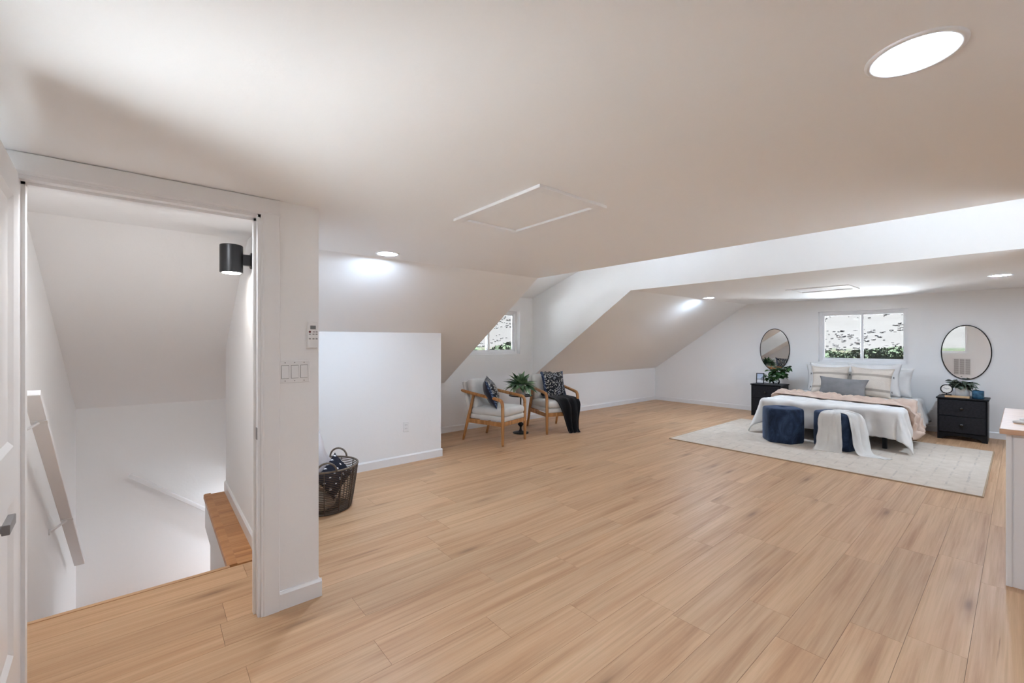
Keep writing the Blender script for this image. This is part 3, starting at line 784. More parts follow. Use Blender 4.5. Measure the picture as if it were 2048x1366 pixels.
# ------------------------------------------------------------------ armchairs
def make_armchair(label, loc, rz):
    t = thing('armchair', label, 'armchair', loc, rz, 'oak armchairs under the dormer window')
    W2 = 0.268
    for sy in (-1, 1):
        MB().tube([(0.350, sy*W2, 0.0), (0.350, sy*W2, 0.03), (0.350, sy*W2, 0.30), (0.348, sy*W2, 0.52)], [0.0165, 0.019, 0.023, 0.022], 12).build('leg', 'chair_oak', t, smooth=True)
        MB().tube([(-0.352, sy*W2, 0.0), (-0.340, sy*W2, 0.04), (-0.25, sy*W2, 0.34), (-0.155, sy*W2, 0.655)], [0.0165, 0.018, 0.023, 0.019], 12).build('leg', 'chair_oak', t, smooth=True)
        pth = bez([(0.348, sy*W2, 0.515), (0.345, sy*W2, 0.555), (0.325, sy*W2, 0.598), (0.27, sy*(W2+0.002), 0.618), (0.05, sy*(W2+0.006), 0.645), (-0.18, sy*(W2+0.008), 0.674), (-0.385, sy*(W2-0.004), 0.702)], 5)
        MB().tube(pth, [0.022]*8+[0.0225]*(len(pth)-10)+[0.021, 0.016], 12).build('arm', 'chair_oak', t, smooth=True)
        MB().box(-0.262, 0.345, sy*W2-0.011, sy*W2+0.011, 0.258, 0.315).build('side_rail', 'chair_oak', t, bevel=0.004)
    MB().box(0.338, 0.362, -W2+0.012, W2-0.012, 0.262, 0.318).build('front_rail', 'chair_oak', t, bevel=0.004)
    MB().box(-0.270, -0.246, -W2+0.012, W2-0.012, 0.262, 0.318).build('back_rail', 'chair_oak', t, bevel=0.004)
    m = MB(); m.rcube(0.60, 0.495, 0.070, 0.016, 6, 0.0, TM((0.055, 0, 0.349))); m.build('seat_base', 'upholstery', t, smooth=True)
    m = MB(); m.rcube(0.575, 0.500, 0.115, 0.045, 10, 0.020, TM((0.072, 0, 0.430), (0, R(-2), 0))); m.build('seat_cushion', 'upholstery', t, smooth=True)
    # upholstered back shell and loose back cushion, leaning back
    Mb = TM((-0.315, 0, 0.575), (0, R(-16), 0))
    m = MB(); m.rcube(0.055, 0.475, 0.52, 0.022, 8, 0.0, Mb); m.build('back_shell', 'upholstery', t, smooth=True)
    m = MB(); m.rcube(0.42, 0.470, 0.125, 0.050, 10, 0.016, TM((-0.222, 0, 0.655), (0, R(74), 0))); m.build('back_cushion', 'upholstery', t, smooth=True)
    return t
CH1 = (-4.850, 3.742, 0); A1 = R(14.8)
CH2 = (-4.846, 4.907, 0); A2 = R(-17.4)
ch1 = make_armchair('oak armchair with pale cushions holding one floral cushion on its edge', CH1, A1)
ch2 = copy_tree(ch1); ch2.location = CH2; ch2.rotation_euler = (0, 0, A2)
ch2['label'] = 'oak armchair with pale cushions holding a black throw'
def chair_local(loc, a): return Matrix.Translation(loc) @ Matrix.Rotation(a, 4, 'Z')
# cushions: local frame of stand(): front towards -y, so turn by +90 deg to face +x
M1 = chair_local(CH1, A1) @ Matrix.Translation((0.135, -0.115, 0.505)) @ Matrix.Rotation(PI/2+R(33), 4, 'Z') @ Matrix.Rotation(PI/2-R(22), 4, 'X') @ Matrix.Translation((0, 0.205, 0)) @ Matrix.Rotation(R(6), 4, 'Z')
pillow('throw_cushion', 0.42, 0.42, 0.19, 'floral_print', 'navy backed floral cushion leaning in the chair beside the plant', 'cushion', M1, 1.3, 'floral cushions on the armchairs', 0.006, back='cushion_navy')
M2 = chair_local(CH2, A2) @ Matrix.Translation((0.02, 0.06, 0.503)) @ Matrix.Rotation(PI/2+R(4), 4, 'Z') @ Matrix.Rotation(PI/2-R(17), 4, 'X') @ Matrix.Translation((0, 0.21, 0))
pillow('throw_cushion', 0.44, 0.44, 0.15, 'floral_print', 'floral cushion standing upright on the black throw', 'cushion', M2, 4.1, 'floral cushions on the armchairs', 0.006, back='cushion_navy')

def strip(path, widths, folds, depth, n=26, seedv=0.0, across=None, thick=0.0, phase=0.0):
    """cloth strip along a path: returns verts,faces of a folded sheet"""
    P = bez(path, 8); m = len(P); vs = []; fs = []
    def interp(arr, s):
        x = s*(len(arr)-1); i = min(int(x), len(arr)-2); return arr[i]*(1-(x-i))+arr[i+1]*(x-i)
    for j, p in enumerate(P):
        s = j/(m-1); d = (P[min(j+1, m-1)]-P[max(j-1, 0)]).normalized()
        ac = Vector(across[0]).lerp(Vector(across[1]), s).normalized()
        nr = ac.cross(d).normalized(); wd = interp(widths, s); dp = interp(depth, s)
        for i in range(n+1):
            u = -1+2*i/n
            f = math.sin(u*folds*PI+phase+s*1.2+0.6*math.sin(s*5+u*3+seedv))
            q = p + ac*(u*wd/2 + 0.010*fbm((u*2, s*5, seedv))) + nr*(dp*(0.6*f+0.5*fbm((u*3+seedv, s*4, 1.7)))+dp*0.55)
            vs.append(q)
    for j in range(m-1):
        for i in range(n):
            fs.append((j*(n+1)+i, j*(n+1)+i+1, (j+1)*(n+1)+i+1, (j+1)*(n+1)+i))
    return vs, fs
def solidify(o, t):
    md = o.modifiers.new('thickness', 'SOLIDIFY'); md.thickness = t; md.offset = 0
# black throw over the second chair: down from the backrest, over the seat, to the floor
vs, fs = strip([(-0.43, 0.07, 0.800), (-0.365, 0.07, 0.880), (-0.285, 0.07, 0.868), (-0.20, 0.06, 0.70), (-0.125, 0.02, 0.570), (-0.05, 0.03, 0.540), (0.10, 0.05, 0.537), (0.25, 0.065, 0.535), (0.365, 0.08, 0.515), (0.415, 0.10, 0.43), (0.418, 0.125, 0.30), (0.420, 0.145, 0.16), (0.425, 0.16, 0.06), (0.445, 0.165, 0.014)],
               [0.17, 0.17, 0.18, 0.22, 0.28, 0.34, 0.37, 0.385, 0.385, 0.36, 0.30, 0.24, 0.20, 0.19], 2.6, [0.006, 0.012, 0.010, 0.008, 0.006, 0.008, 0.008, 0.010, 0.016, 0.024, 0.030, 0.032, 0.028, 0.010], 34, 2.2, ((0, 1, 0), (0.05, 1, 0)))
o = obj('throw_blanket', vs, fs, 'black_velvet', None, True, CH2, (0, 0, A2)); solidify(o, 0.008)
tag(o, 'black velvet throw hanging from the armchair seat to the floor', 'blanket')

# ------------------------------------------------------------------ side table and plant
TBX, TBY = -4.925, 4.312
tb = thing('side_table', 'small round black metal pedestal table between the armchairs', 'table', (TBX, TBY, 0))
MB().lathe([(0.001, 0.0), (0.118, 0.0), (0.122, 0.006), (0.116, 0.016), (0.070, 0.026), (0.030, 0.034), (0.024, 0.044)], 36, cap=False).build('base', 'black_metal', tb, smooth=True)
MB().lathe([(0.024, 0.044), (0.016, 0.06), (0.014, 0.09), (0.022, 0.105), (0.042, 0.125), (0.046, 0.14), (0.036, 0.152), (0.018, 0.165), (0.014, 0.18), (0.020, 0.19), (0.012, 0.205)], 24, cap=False).build('turned_knob', 'black_metal', tb, smooth=True)
MB().lathe([(0.0105, 0.20), (0.0105, 0.566)], 14).build('pole', 'black_metal', tb, smooth=True)
MB().lathe([(0.001, 0.562), (0.170, 0.566), (0.170, 0.572), (0.001, 0.572)], 40, cap=False).build('tray', 'black_metal', tb)
MB().tube([(0.176*math.cos(2*PI*k/40), 0.176*math.sin(2*PI*k/40), 0.575) for k in range(40)], 0.0075, 8, True).build('tray_rim', 'black_metal', tb, smooth=True)

def leaf_mesh(name, L, w, curl, fold, mat, n=6, tip=1.0, base=0.25):
    """leaf along +x from the origin, arching down by curl"""
    vs = []; fs = []
    for i in range(n+1):
        s = i/n; x = L*s; z = -curl*L*s*s
        hw = w/2*(math.sin(PI*min(1, (base+(1-base)*s))**tip)) if i < n else 0.0
        if i == 0: hw = w*0.08
        vs += [(x, -hw, z+fold*hw), (x, 0, z), (x, hw, z+fold*hw)]
    for i in range(n):
        a = i*3; fs += [(a, a+3, a+4, a+1), (a+1, a+4, a+5, a+2)]
    me = bpy.data.meshes.new(name); me.from_pydata(vs, [], fs); me.materials.append(MATS[mat])
    me.polygons.foreach_set('use_smooth', [True]*len(me.polygons)); return me
def put_leaf(me, parent, loc, yaw, pitch, roll=0.0, sc=1.0, name='leaf'):
    o = bpy.data.objects.new(name, me); COL.objects.link(o); o.parent = parent
    M = Matrix.Translation(loc) @ Matrix.Rotation(yaw, 4, 'Z') @ Matrix.Rotation(-pitch, 4, 'Y') @ Matrix.Rotation(roll, 4, 'X') @ Matrix.Scale(sc, 4)
    o.matrix_basis = M; return o
pl = thing('potted_plant', 'leafy green rosette plant in a white pot on the black table', 'plant', (TBX, TBY, 0.573))
MB().lathe([(0.001, 0.0), (0.062, 0.0), (0.070, 0.01), (0.088, 0.165), (0.090, 0.175), (0.083, 0.176), (0.078, 0.150), (0.001, 0.150)], 32, cap=False).build('pot', 'ceramic', pl, smooth=True)
MB().lathe([(0.001, 0.154), (0.080, 0.152)], 20, cap=False).build('soil', 'soil', pl)
la = [leaf_mesh('agave_leaf', 0.24, 0.105, 0.50, 0.25, 'leaf_agave'), leaf_mesh('agave_leaf', 0.22, 0.090, 0.30, 0.30, 'leaf_agave'), leaf_mesh('agave_leaf', 0.24, 0.040, 0.40, 0.1, 'leaf_agave')]
rnd = random.Random(3)
for k in range(84):
    f = k/84; pitch = R(8+70*(1-f)**1.1 + rnd.uniform(-9, 9)) if k % 4 else R(rnd.uniform(-14, 10))
    me = la[0] if k % 3 == 0 else (la[1] if k % 3 == 1 else la[2])
    a = k*2.399+rnd.uniform(-.3, .3)
    put_leaf(me, pl, (0.03*math.cos(a), 0.03*math.sin(a), 0.155), a, pitch, rnd.uniform(-0.4, 0.4), rnd.uniform(0.72, 1.12))

# ------------------------------------------------------------------ wicker basket with its contents
BX, BY = -3.775, 1.115
bk = thing('laundry_basket', 'dark open weave wire basket with two handles behind the door wall', 'basket', (BX, BY, 0))
def brad(z): return 0.200+0.055*(z/0.36)**0.8
m = MB(); NR = 24
for k in range(NR+1):
    z = 0.006+0.350*k/NR; r_ = brad(z)
    m.tube([(r_*math.cos(2*PI*j/36), r_*math.sin(2*PI*j/36), z) for j in range(36)], 0.0038, 5, True)
o = m.build('wire_rings', 'wicker', bk, smooth=True); o['kind'] = 'stuff'
for k in range(12):
    a = 2*PI*k/12+0.2
    MB().tube([(brad(z)*math.cos(a)*1.012, brad(z)*math.sin(a)*1.012, z) for z in (0.004, 0.09, 0.18, 0.27, 0.355)], 0.0042, 6).build('rib', 'wicker', bk, smooth=True)
MB().tube([(0.257*math.cos(2*PI*j/40), 0.257*math.sin(2*PI*j/40), 0.362) for j in range(40)], 0.0085, 8, True).build('rim', 'wicker_rim', bk, smooth=True)
MB().lathe([(0.001, 0.002), (0.200, 0.002), (0.200, 0.008), (0.001, 0.008)], 32, cap=False).build('bottom', 'wicker', bk)
av = math.atan2(-BY, -BX)
for a in (av+R(2), av+PI-R(25)):
    c_, s_ = math.cos(a), math.sin(a)
    pts = []
    for k in range(13):
        q = PI*k/12; off = 0.075*math.cos(q); h = 0.362+0.075*math.sin(q)
        pts.append((0.257*c_-off*s_, 0.257*s_+off*c_, h))
    MB().tube(pts, 0.0080, 8).build('handle', 'wicker_rim', bk, smooth=True)
Mc = Matrix.Translation((BX+0.055, BY+0.055, 0.27)) @ Matrix.Rotation(R(118), 4, 'Z') @ Matrix.Rotation(R(62), 4, 'X') @ Matrix.Rotation(R(28), 4, 'Z')
pillow('dotted_cushion', 0.34, 0.24, 0.12, 'dotted_navy', 'dark cushion with white diamond dots tucked in the basket', 'cushion', Mc, 2.0, None, 0.006)
Mg = Matrix.Translation((BX-0.05, BY-0.055, 0.385)) @ Matrix.Rotation(R(132), 4, 'Z') @ Matrix.Rotation(R(80), 4, 'X') @ Matrix.Rotation(R(14), 4, 'Z')
pillow('plush_cushion', 0.34, 0.42, 0.15, 'plush_grey', 'pale grey plush cushion standing in the basket', 'cushion', Mg, 5.0, None, 0.010)
m = MB(); m.rcube(0.24, 0.20, 0.15, 0.06, 8, 0.01, TM((0, 0, 0.075))); o = m.build('folded_blanket', 'blanket_tan', None, smooth=True, loc=(BX+0.02, BY-0.06, 0.009)); o.rotation_euler = (0, 0, R(40))
tag(o, 'tan folded blanket at the bottom of the basket', 'blanket')

# ------------------------------------------------------------------ bed
BXC = -1.775; BW2 = 0.765; BF, BB = 7.215, 9.245
BT_ = 0.520                                   # height of the made bed
bed = thing('bed', 'low black platform bed frame with white mattress on the rug', 'bed', (BXC, (BF+BB)/2, 0))
hl = (BB-BF)/2
fr = MB(); fr.box(-BW2+0.03, BW2-0.03, -hl+0.03, -hl+0.07, 0.17, 0.25).box(-BW2+0.03, BW2-0.03, hl-0.07, hl-0.03, 0.17, 0.25).box(-BW2+0.03, -BW2+0.07, -hl+0.07, hl-0.07, 0.17, 0.25).box(BW2-0.07, BW2-0.03, -hl+0.07, hl-0.07, 0.17, 0.25)
fr.build('frame', 'black_wood', bed)
MB().box(-BW2+0.07, BW2-0.07, -hl+0.07, hl-0.07, 0.225, 0.249).build('slat_deck', 'black_wood', bed)
for sx in (-0.62, -0.12, 0.64):
    for sy in (-hl+0.06, hl-0.09):
        MB().box(sx-0.022, sx+0.022, sy-0.022, sy+0.022, RT if sy < 0 else 0.0, 0.17).build('leg', 'black_wood', bed)
m = MB(); m.rcube(2*BW2, 2*hl, 0.25, 0.05, 8, 0.0, TM((0, 0, 0.376))); m.build('mattress', 'pillow_white', bed, smooth=True)

# duvet: one sheet, lies on the mattress and hangs down on three sides
def duvet_point(sx, sy):
    """cloth coordinates: sx across (0 at centre), sy from foot(+) to head(-), both in metres; foot edge of mattress at sy=hl"""
    ex = max(0.0, abs(sx)-BW2); sgn = 1 if sx > 0 else -1
    ey = max(0.0, sy-hl)
    x = max(-BW2, min(BW2, sx)); y = min(sy, hl)
    z = BT_ + 0.012*fbm((sx*2.2, sy*2.2, 0.3)) + 0.010*fbm((sx*6, sy*5, 2.3))
    r = math.hypot(ex, ey)
    if r > 0:
        a = math.atan2(ey, ex)
        rad = 0.055; arc = rad*PI/2
        if r < arc:
            th = r/rad; out = rad*math.sin(th); dn = rad*(1-math.cos(th))
        else:
            corner = math.sin(2*a)
            h = r-arc
            flare = 0.10 + 0.30*corner
            out = rad + h*flare; dn = rad + h*math.sqrt(max(0, 1-flare*flare))
        # hanging folds
        s_along = (sy if ey == 0 else (sgn*sx if ex == 0 else 0))
        amp = min(1, r/0.25)*0.018
        fold = amp*(math.sin(s_along*17+sgn*1.3)+0.7*math.sin(s_along*29+0.5)) if (ex == 0 or ey == 0) else amp*1.0*math.sin(a*7)
        out += fold + 0.015*min(1, r/0.2)*fbm((sx*4, sy*4, 5))
        x += sgn*out*math.cos(a); y += out*math.sin(a); z -= dn
    zf = 0.021 + 0.006*abs(fbm((sx*9, sy*9, 1)))
    if z < zf:                                    # surplus lies on the rug
        ov = zf-z; z = zf
        x += sgn*ov*0.5*math.cos(math.atan2(ey, ex) if r > 0 else 0); y += ov*0.5*math.sin(math.atan2(ey, ex) if r > 0 else 0)
    return (BXC+x, BF+hl-y, z)
NU, NV = 92, 84
m = MB()
def dfn(u, v):
    # the hem is cut in a gentle curve so the middle of the foot hangs shorter than the corners
    wx = BW2+0.400; fy = hl+0.385
    return duvet_point((-1+2*u)*wx, -hl+0.42+(fy+hl-0.42)*v)
m.grid(NU, NV, dfn); dv = m.build('duvet', 'linen_white', None, smooth=True); solidify(dv, 0.014)
tag(dv, 'white duvet draped over the bed with corners reaching the rug', 'duvet')
# white fitted sheet turned down at the head, hanging a little on the right side
def sfn(u, v):
    sx = (-1+2*u)*(BW2+0.37); yy = BB-0.02-0.62*v
    ex = max(0, abs(sx)-BW2); sg = 1 if sx > 0 else -1
    x = max(-BW2, min(BW2, sx)); z = BT_-0.010+0.006*fbm((sx*5, yy*5, 8))
    if ex > 0:
        rad = 0.04; arc = rad*PI/2
        if ex < arc: out = rad*math.sin(ex/rad); dn = rad*(1-math.cos(ex/rad))
        else: out = rad+(ex-arc)*0.26; dn = rad+(ex-arc)*0.96
        out += 0.012*math.sin(yy*23)*min(1, ex/0.2); x += sg*out; z -= dn
    return (BXC+x, yy, z)
m = MB(); m.grid(60, 20, sfn); sh = m.build('bed_sheet', 'pillow_white', None, smooth=True); solidify(sh, 0.006)
tag(sh, 'white sheet under the pillows at the head of the bed', 'sheet')

# blush throw across the bed, falling down over the far side
def bfn(u, v):
    s = -1.13 + u*2.37                                        # across the bed
    yc = 8.02 - 0.18*(s/1.0) if s < 0.8 else 7.88
    yc = 7.93 - 0.17*max(-1, min(1, s))+0.03*math.sin(s*4)
    wdt = 0.44 + 0.10*math.sin(s*3+1.0) + (0.12 if s > 0.7 else 0)*(min(1, (s-0.7)/0.3) if s > 0.7 else 0)
    q = (-1+2*v)
    y = yc + q*wdt/2 + 0.03*fbm((s*3, q*2, 4))
    ex = max(0, abs(s)-BW2-0.012); sg = 1 if s > 0 else -1
    x = max(-BW2-0.012, min(BW2+0.012, s)); z = BT_+0.022
    ru = 0.026*(math.sin(q*8+s*6+2.0*math.sin(s*5))+0.8*math.sin(q*14-s*9+2.5*math.sin(s*4))) + 0.050*fbm((s*5, q*3, 9))
    z += max(-0.010, ru*(1 if abs(q) < 0.8 else (1-abs(q))*5))+0.010
    if ex > 0:
        rad = 0.07; arc = rad*PI/2
        if ex < arc: out = rad*math.sin(ex/rad); dn = rad*(1-math.cos(ex/rad))
        else: out = rad+(ex-arc)*0.20; dn = rad+(ex-arc)*0.975
        out += ru*0.9; x += sg*out; z -= dn
        z = max(z, 0.035)
    return (BXC+x, y, z)
m = MB(); m.grid(110, 40, bfn); bl = m.build('throw_blanket', 'blush', None, smooth=True); solidify(bl, 0.008)
tag(bl, 'blush pink throw rumpled across the bed and down its side', 'blanket')

# pillows on the bed: front of pillow faces -y, so stand() with yaw 0
PZ = BT_+0.004
gP = 'white sleeping pillows at the head of the bed'
pillow('bed_pillow', 0.70, 0.51, 0.22, 'pillow_white', 'white bed pillow upright behind the striped pillows, beside the photo frame', 'pillow', stand(-2.065, 8.865, PZ, R(2), R(12), 0.51, R(-1)), 1.1, gP, 0.018)
pillow('bed_pillow', 0.70, 0.53, 0.22, 'pillow_white', 'white bed pillow upright behind the striped pillow, beside the end pillow', 'pillow', stand(-1.535, 8.860, PZ, R(-2), R(11), 0.53, R(1)), 2.7, gP, 0.018)
pillow('bed_pillow', 0.62, 0.48, 0.20, 'pillow_white', 'hindmost white bed pillow mostly hidden, beside the leafy vase', 'pillow', stand(-2.20, 9.095, PZ, R(3), R(8), 0.48, R(2)), 4.4, gP, 0.014)
pillow('bed_pillow', 0.64, 0.47, 0.22, 'pillow_white', 'white bed pillow showing its end beside the black nightstand with candle', 'pillow', stand(-1.395, 9.085, PZ, R(-4), R(8), 0.47, R(-2)), 6.9, gP, 0.020)
gS = 'cream striped pillows'
pillow('striped_pillow', 0.53, 0.47, 0.18, 'striped_cream', 'cream pillow with two taupe stripes beside the leafy vase', 'pillow', stand(-2.065, 8.655, PZ, R(2), R(15), 0.47, R(1)), 3.3, gS, 0.014, trimtype='tassel')
pillow('striped_pillow', 0.55, 0.47, 0.18, 'striped_cream', 'cream pillow with two taupe stripes behind the grey lumbar pillow end', 'pillow', stand(-1.535, 8.635, PZ, R(-4), R(15), 0.47, R(-2)), 5.6, gS, 0.014, trimtype='tassel')
pillow('lumbar_pillow', 0.66, 0.31, 0.18, 'grey_weave', 'grey woven lumbar pillow in front of the striped pillows', 'pillow', stand(-1.845, 8.395, PZ, R(-5), R(20), 0.31, R(-2)), 7.7, None, 0.014)

# ------------------------------------------------------------------ ottomans and the white throw
def ottoman(loc, rz, label):
    t = thing('ottoman', label, 'ottoman', loc, rz, 'blue velvet ottomans at the bed foot')
    Rr = 0.255; H = 0.468; rr = 0.035
    # hexagonal body with softened corners and edges
    def ring(r_, z, soft):
        pts = []
        for k in range(6):
            a0 = PI/3*k; v0 = Vector((math.cos(a0), math.sin(a0))); 
            vp = Vector((math.cos(a0-PI/3), math.sin(a0-PI/3))); vn = Vector((math.cos(a0+PI/3), math.sin(a0+PI/3)))
            for s in (-1, 0, 1):
                q = v0 + ((vp-v0) if s < 0 else (vn-v0))*soft*abs(s) - v0*(0.028 if s == 0 else 0)
                pts.append((q.x*r_, q.y*r_, z))
        return pts
    rings = [ring(Rr-0.012, 0.0, 0.09), ring(Rr, 0.02, 0.09)]
    for k in range(1, 6): rings.append(ring(Rr+0.003*math.sin(PI*k/6), 0.02+(H-rr-0.02)*k/6, 0.09))
    for k in range(6):
        th = PI/2*k/5; rings.append(ring(Rr-rr*(1-math.cos(th)), H-rr+rr*math.sin(th), 0.09))
    for r_, z in ((0.16, H+0.006), (0.08, H+0.007), (0.03, H-0.002), (0.012, H-0.012)): rings.append(ring(r_, z, 0.12))
    n = 18; vs = [p for rg_ in rings for p in rg_]; fs = []
    for j in range(len(rings)-1):
        for k in range(n): fs.append((j*n+k, j*n+(k+1) % n, (j+1)*n+(k+1) % n, (j+1)*n+k))
    fs.append(tuple(range(n-1, -1, -1))); fs.append(tuple((len(rings)-1)*n+k for k in range(n)))
    o = obj('body', vs, fs, 'blue_velvet', t, True); autosmooth(o, 35)
    MB().lathe([(0.001, H-0.002), (0.010, H-0.004), (0.015, H-0.010)], 16, cap=False).build('tuft_button', 'blue_velvet', t, smooth=True)
    return t
OT1 = (-2.145, 6.757, RT); OT2 = (-1.550, 6.862, RT)
ottoman(OT1, R(9), 'bare blue velvet hexagonal ottoman at the bed foot')
ottoman(OT2, R(9), 'blue velvet hexagonal ottoman under the white throw')
ox, oy = OT2[0], OT2[1]
vs1, fs1 = strip([(ox+0.09, oy+0.08, 0.497), (ox+0.03, oy-0.02, 0.506), (ox-0.005, oy-0.13, 0.508), (ox-0.012, oy-0.235, 0.490), (ox-0.015, oy-0.272, 0.40), (ox-0.02, oy-0.270, 0.24), (ox-0.02, oy-0.285, 0.10), (ox-0.03, oy-0.315, 0.022), (ox-0.03, oy-0.345, 0.018)],
                 [0.08, 0.09, 0.13, 0.20, 0.24, 0.24, 0.27, 0.31, 0.30], 2.2, [0.012, 0.016, 0.010, 0.008, 0.012, 0.015, 0.018, 0.006, 0.004], 26, 0.8, ((1, 0.12, 0), (1, 0.14, 0)))
vs2, fs2 = strip([(ox-0.02, oy-0.06, 0.500), (ox+0.05, oy-0.07, 0.508), (ox+0.13, oy-0.085, 0.505), (ox+0.205, oy-0.105, 0.480), (ox+0.245, oy-0.125, 0.40), (ox+0.275, oy-0.150, 0.26), (ox+0.305, oy-0.185, 0.12), (ox+0.345, oy-0.215, 0.032), (ox+0.44, oy-0.235, 0.022), (ox+0.56, oy-0.245, 0.018)],
                 [0.10, 0.13, 0.17, 0.20, 0.22, 0.22, 0.21, 0.19, 0.15, 0.08], 1.8, [0.012, 0.014, 0.012, 0.010, 0.012, 0.016, 0.018, 0.010, 0.008, 0.004], 22, 3.8, ((0.45, 0.85, 0), (0.55, 0.80, 0)))
b0 = len(vs1); o = obj('throw_blanket', vs1+vs2, fs1+[tuple(b0+i for i in f) for f in fs2], 'linen_offwhite', None, True); solidify(o, 0.006)
tag(o, 'off white cotton throw draped over the blue ottoman onto the rug', 'blanket')

# ------------------------------------------------------------------ nightstands
def nightstand(loc, label):
    t = thing('nightstand', label, 'nightstand', loc, 0, 'black two drawer nightstands')
    w, dp, h = 0.245, 0.44, 0.600
    MB().box(-w-0.014, w+0.014, -0.014, dp, h-0.020, h).build('top', 'black_wood', t, bevel=0.004)
    for s in (-1, 1): MB().box(s*w-0.008 if s > 0 else -w-0.0, s*w if s > 0 else -w+0.016, 0, dp-0.01, 0.0, h-0.020).build('side_panel', 'black_wood', t, bevel=0.001)
    MB().box(-w+0.016, w-0.008, 0.03, dp-0.01, 0.075, h-0.020).build('carcass', 'black_wood', t)
    for z0, z1 in ((0.108, 0.335), (0.341, 0.568)):
        d = MB().box(-w+0.018, w-0.018, -0.004, 0.03, z0, z1).build('drawer', 'black_face', t, bevel=0.003)
        MB().lathe([(0.010, 0.0), (0.009, 0.010), (0.019, 0.016), (0.021, 0.022), (0.016, 0.030), (0.001, 0.033)], 20, TM((0, -0.004, (z0+z1)/2), (PI/2, 0, 0)), cap=False).build('knob', 'knob_black', d, smooth=True)
    # arched toe board
    n = 16; top = [(-w+0.016, 0.100), (w-0.008, 0.100)]; arc = [(w-0.008, 0.0), (w-0.055, 0.0)]
    arc += [((w-0.055)*math.cos(PI*k/n), 0.012+0.050*math.sin(PI*k/n)) for k in range(n+1)]
    arc += [(-w+0.055, 0.0), (-w+0.016, 0.0)]
    MB().prism(top+arc, 'y', 0.004, 0.022).build('toe_board', 'black_wood', t)
    return t
NSY = 8.722; NSZ = 0.600
nightstand((-0.535, NSY, 0), 'black two drawer nightstand holding the blue candle')
nightstand((-3.055, NSY, 0), 'black two drawer nightstand holding the photo frame')

# oval mirrors
def mirror(x, z, label):
    t = thing('oval_mirror', label, 'mirror', (x, YF, z), 0, 'oval black framed wall mirrors')
    a, b = 0.257, 0.402; n = 72
    MB().tube([(a*math.cos(2*PI*k/n), -0.014, b*math.sin(2*PI*k/n)) for k in range(n)], 0.0065, 8, True, flat=(1, 1)).build('frame', 'black_metal', t, smooth=True)
    vs = [(0, -0.015, 0)]+[(a*math.cos(2*PI*k/n), -0.015, b*math.sin(2*PI*k/n)) for k in range(n)]
    obj('glass', vs, [(0, 1+k, 1+(k+1) % n) for k in range(n)], 'mirror_glass', t)
    vs = [(a*0.98*math.cos(2*PI*k/n), -0.013 if k2 else 0.0, b*0.98*math.sin(2*PI*k/n)) for k2 in (0, 1) for k in range(n)]
    obj('backing', vs, [tuple(range(n)), tuple(range(2*n-1, n-1, -1))]+[(k, k+n, (k+1) % n+n, (k+1) % n) for k in range(n)], 'black_wood', t)
    return t
mirror(-0.528, 1.238, 'oval black framed mirror above the nightstand with the candle')
mirror(-3.090, 1.243, 'oval black framed mirror above the nightstand with the photo frame')

# things on the candle nightstand
bkx = thing('wooden_book', 'flat pale wooden block lying under the clock', 'book', (-0.585, 8.775, NSZ), R(0))
MB().box(-0.125, 0.125, -0.042, 0.055, 0.0, 0.026).build('block', 'book_wood', bkx, bevel=0.002)
MB().box(-0.1255, -0.1195, -0.043, 0.056, -0.0001, 0.0265).build('spine', 'print_dark', bkx)
ck = thing('table_clock', 'small black rimmed clock with white face on the wooden block', 'clock', (-0.690, 8.775, NSZ+0.026), R(18))
MB().rcube(0.105, 0.040, 0.013, 0.005, 4, 0, TM((0, 0, 0.0065))).build('foot', 'black_wood', ck, smooth=True)
MB().lathe([(0.005, 0.012), (0.005, 0.032)], 10).build('post', 'black_metal', ck)
CR = 0.060; cz = 0.030+CR
MB().tube([(CR*math.cos(2*PI*k/40), 0, cz+CR*math.sin(2*PI*k/40)) for k in range(40)], 0.0075, 8, True).build('rim', 'black_metal', ck, smooth=True)
MB().lathe([(0.001, 0.004), (CR, 0.004), (CR, -0.012), (0.001, -0.014)], 36, TM((0, 0, cz), (PI/2, 0, 0)), cap=False).build('face', 'paper_face', ck)
for ang, L, w_ in ((R(152), 0.036, 0.0022), (R(8), 0.030, 0.0026)):
    MB().box(-0.006, L, -0.0008, 0.0008, -w_, w_, TM((0, -0.0060, cz), (0, -ang, 0))).build('hand', 'print_dark', ck)
for k in range(12):
    a = PI/6*k; L0, L1 = CR-0.016, CR-0.010
    MB().box(L0, L1, -0.0006, 0.0006, -0.0009, 0.0009, TM((0, -0.0050, cz), (0, -a, 0))).build('hour_mark', 'print_grey', ck)
cd = thing('candle_jar', 'blue glass candle jar on the black nightstand', 'candle', (-0.385, 8.855, NSZ))
MB().lathe([(0.001, 0.0), (0.056, 0.0), (0.060, 0.006), (0.060, 0.104), (0.058, 0.108), (0.055, 0.104), (0.055, 0.016), (0.001, 0.016)], 40, cap=False).build('jar', 'blue_glass', cd, smooth=False)
autosmooth(bpy.data.objects['jar'])
MB().lathe([(0.001, 0.070), (0.0545, 0.070)], 32, cap=False).build('wax', 'ceramic', cd)
MB().tube([(0, 0, 0.068), (0.001, 0, 0.082)], 0.0012, 6).build('wick', 'near_black', cd)
p2 = thing('potted_plant', 'small dusky green plant in a white pot beside the clock', 'plant', (-0.545, 8.985, NSZ))
MB().lathe([(0.001, 0.0), (0.066, 0.0), (0.074, 0.008), (0.076, 0.135), (0.073, 0.142), (0.068, 0.140), (0.066, 0.120), (0.001, 0.120)], 32, cap=False).build('pot', 'ceramic', p2, smooth=True)
MB().lathe([(0.001, 0.122), (0.068, 0.122)], 20, cap=False).build('soil', 'soil', p2)
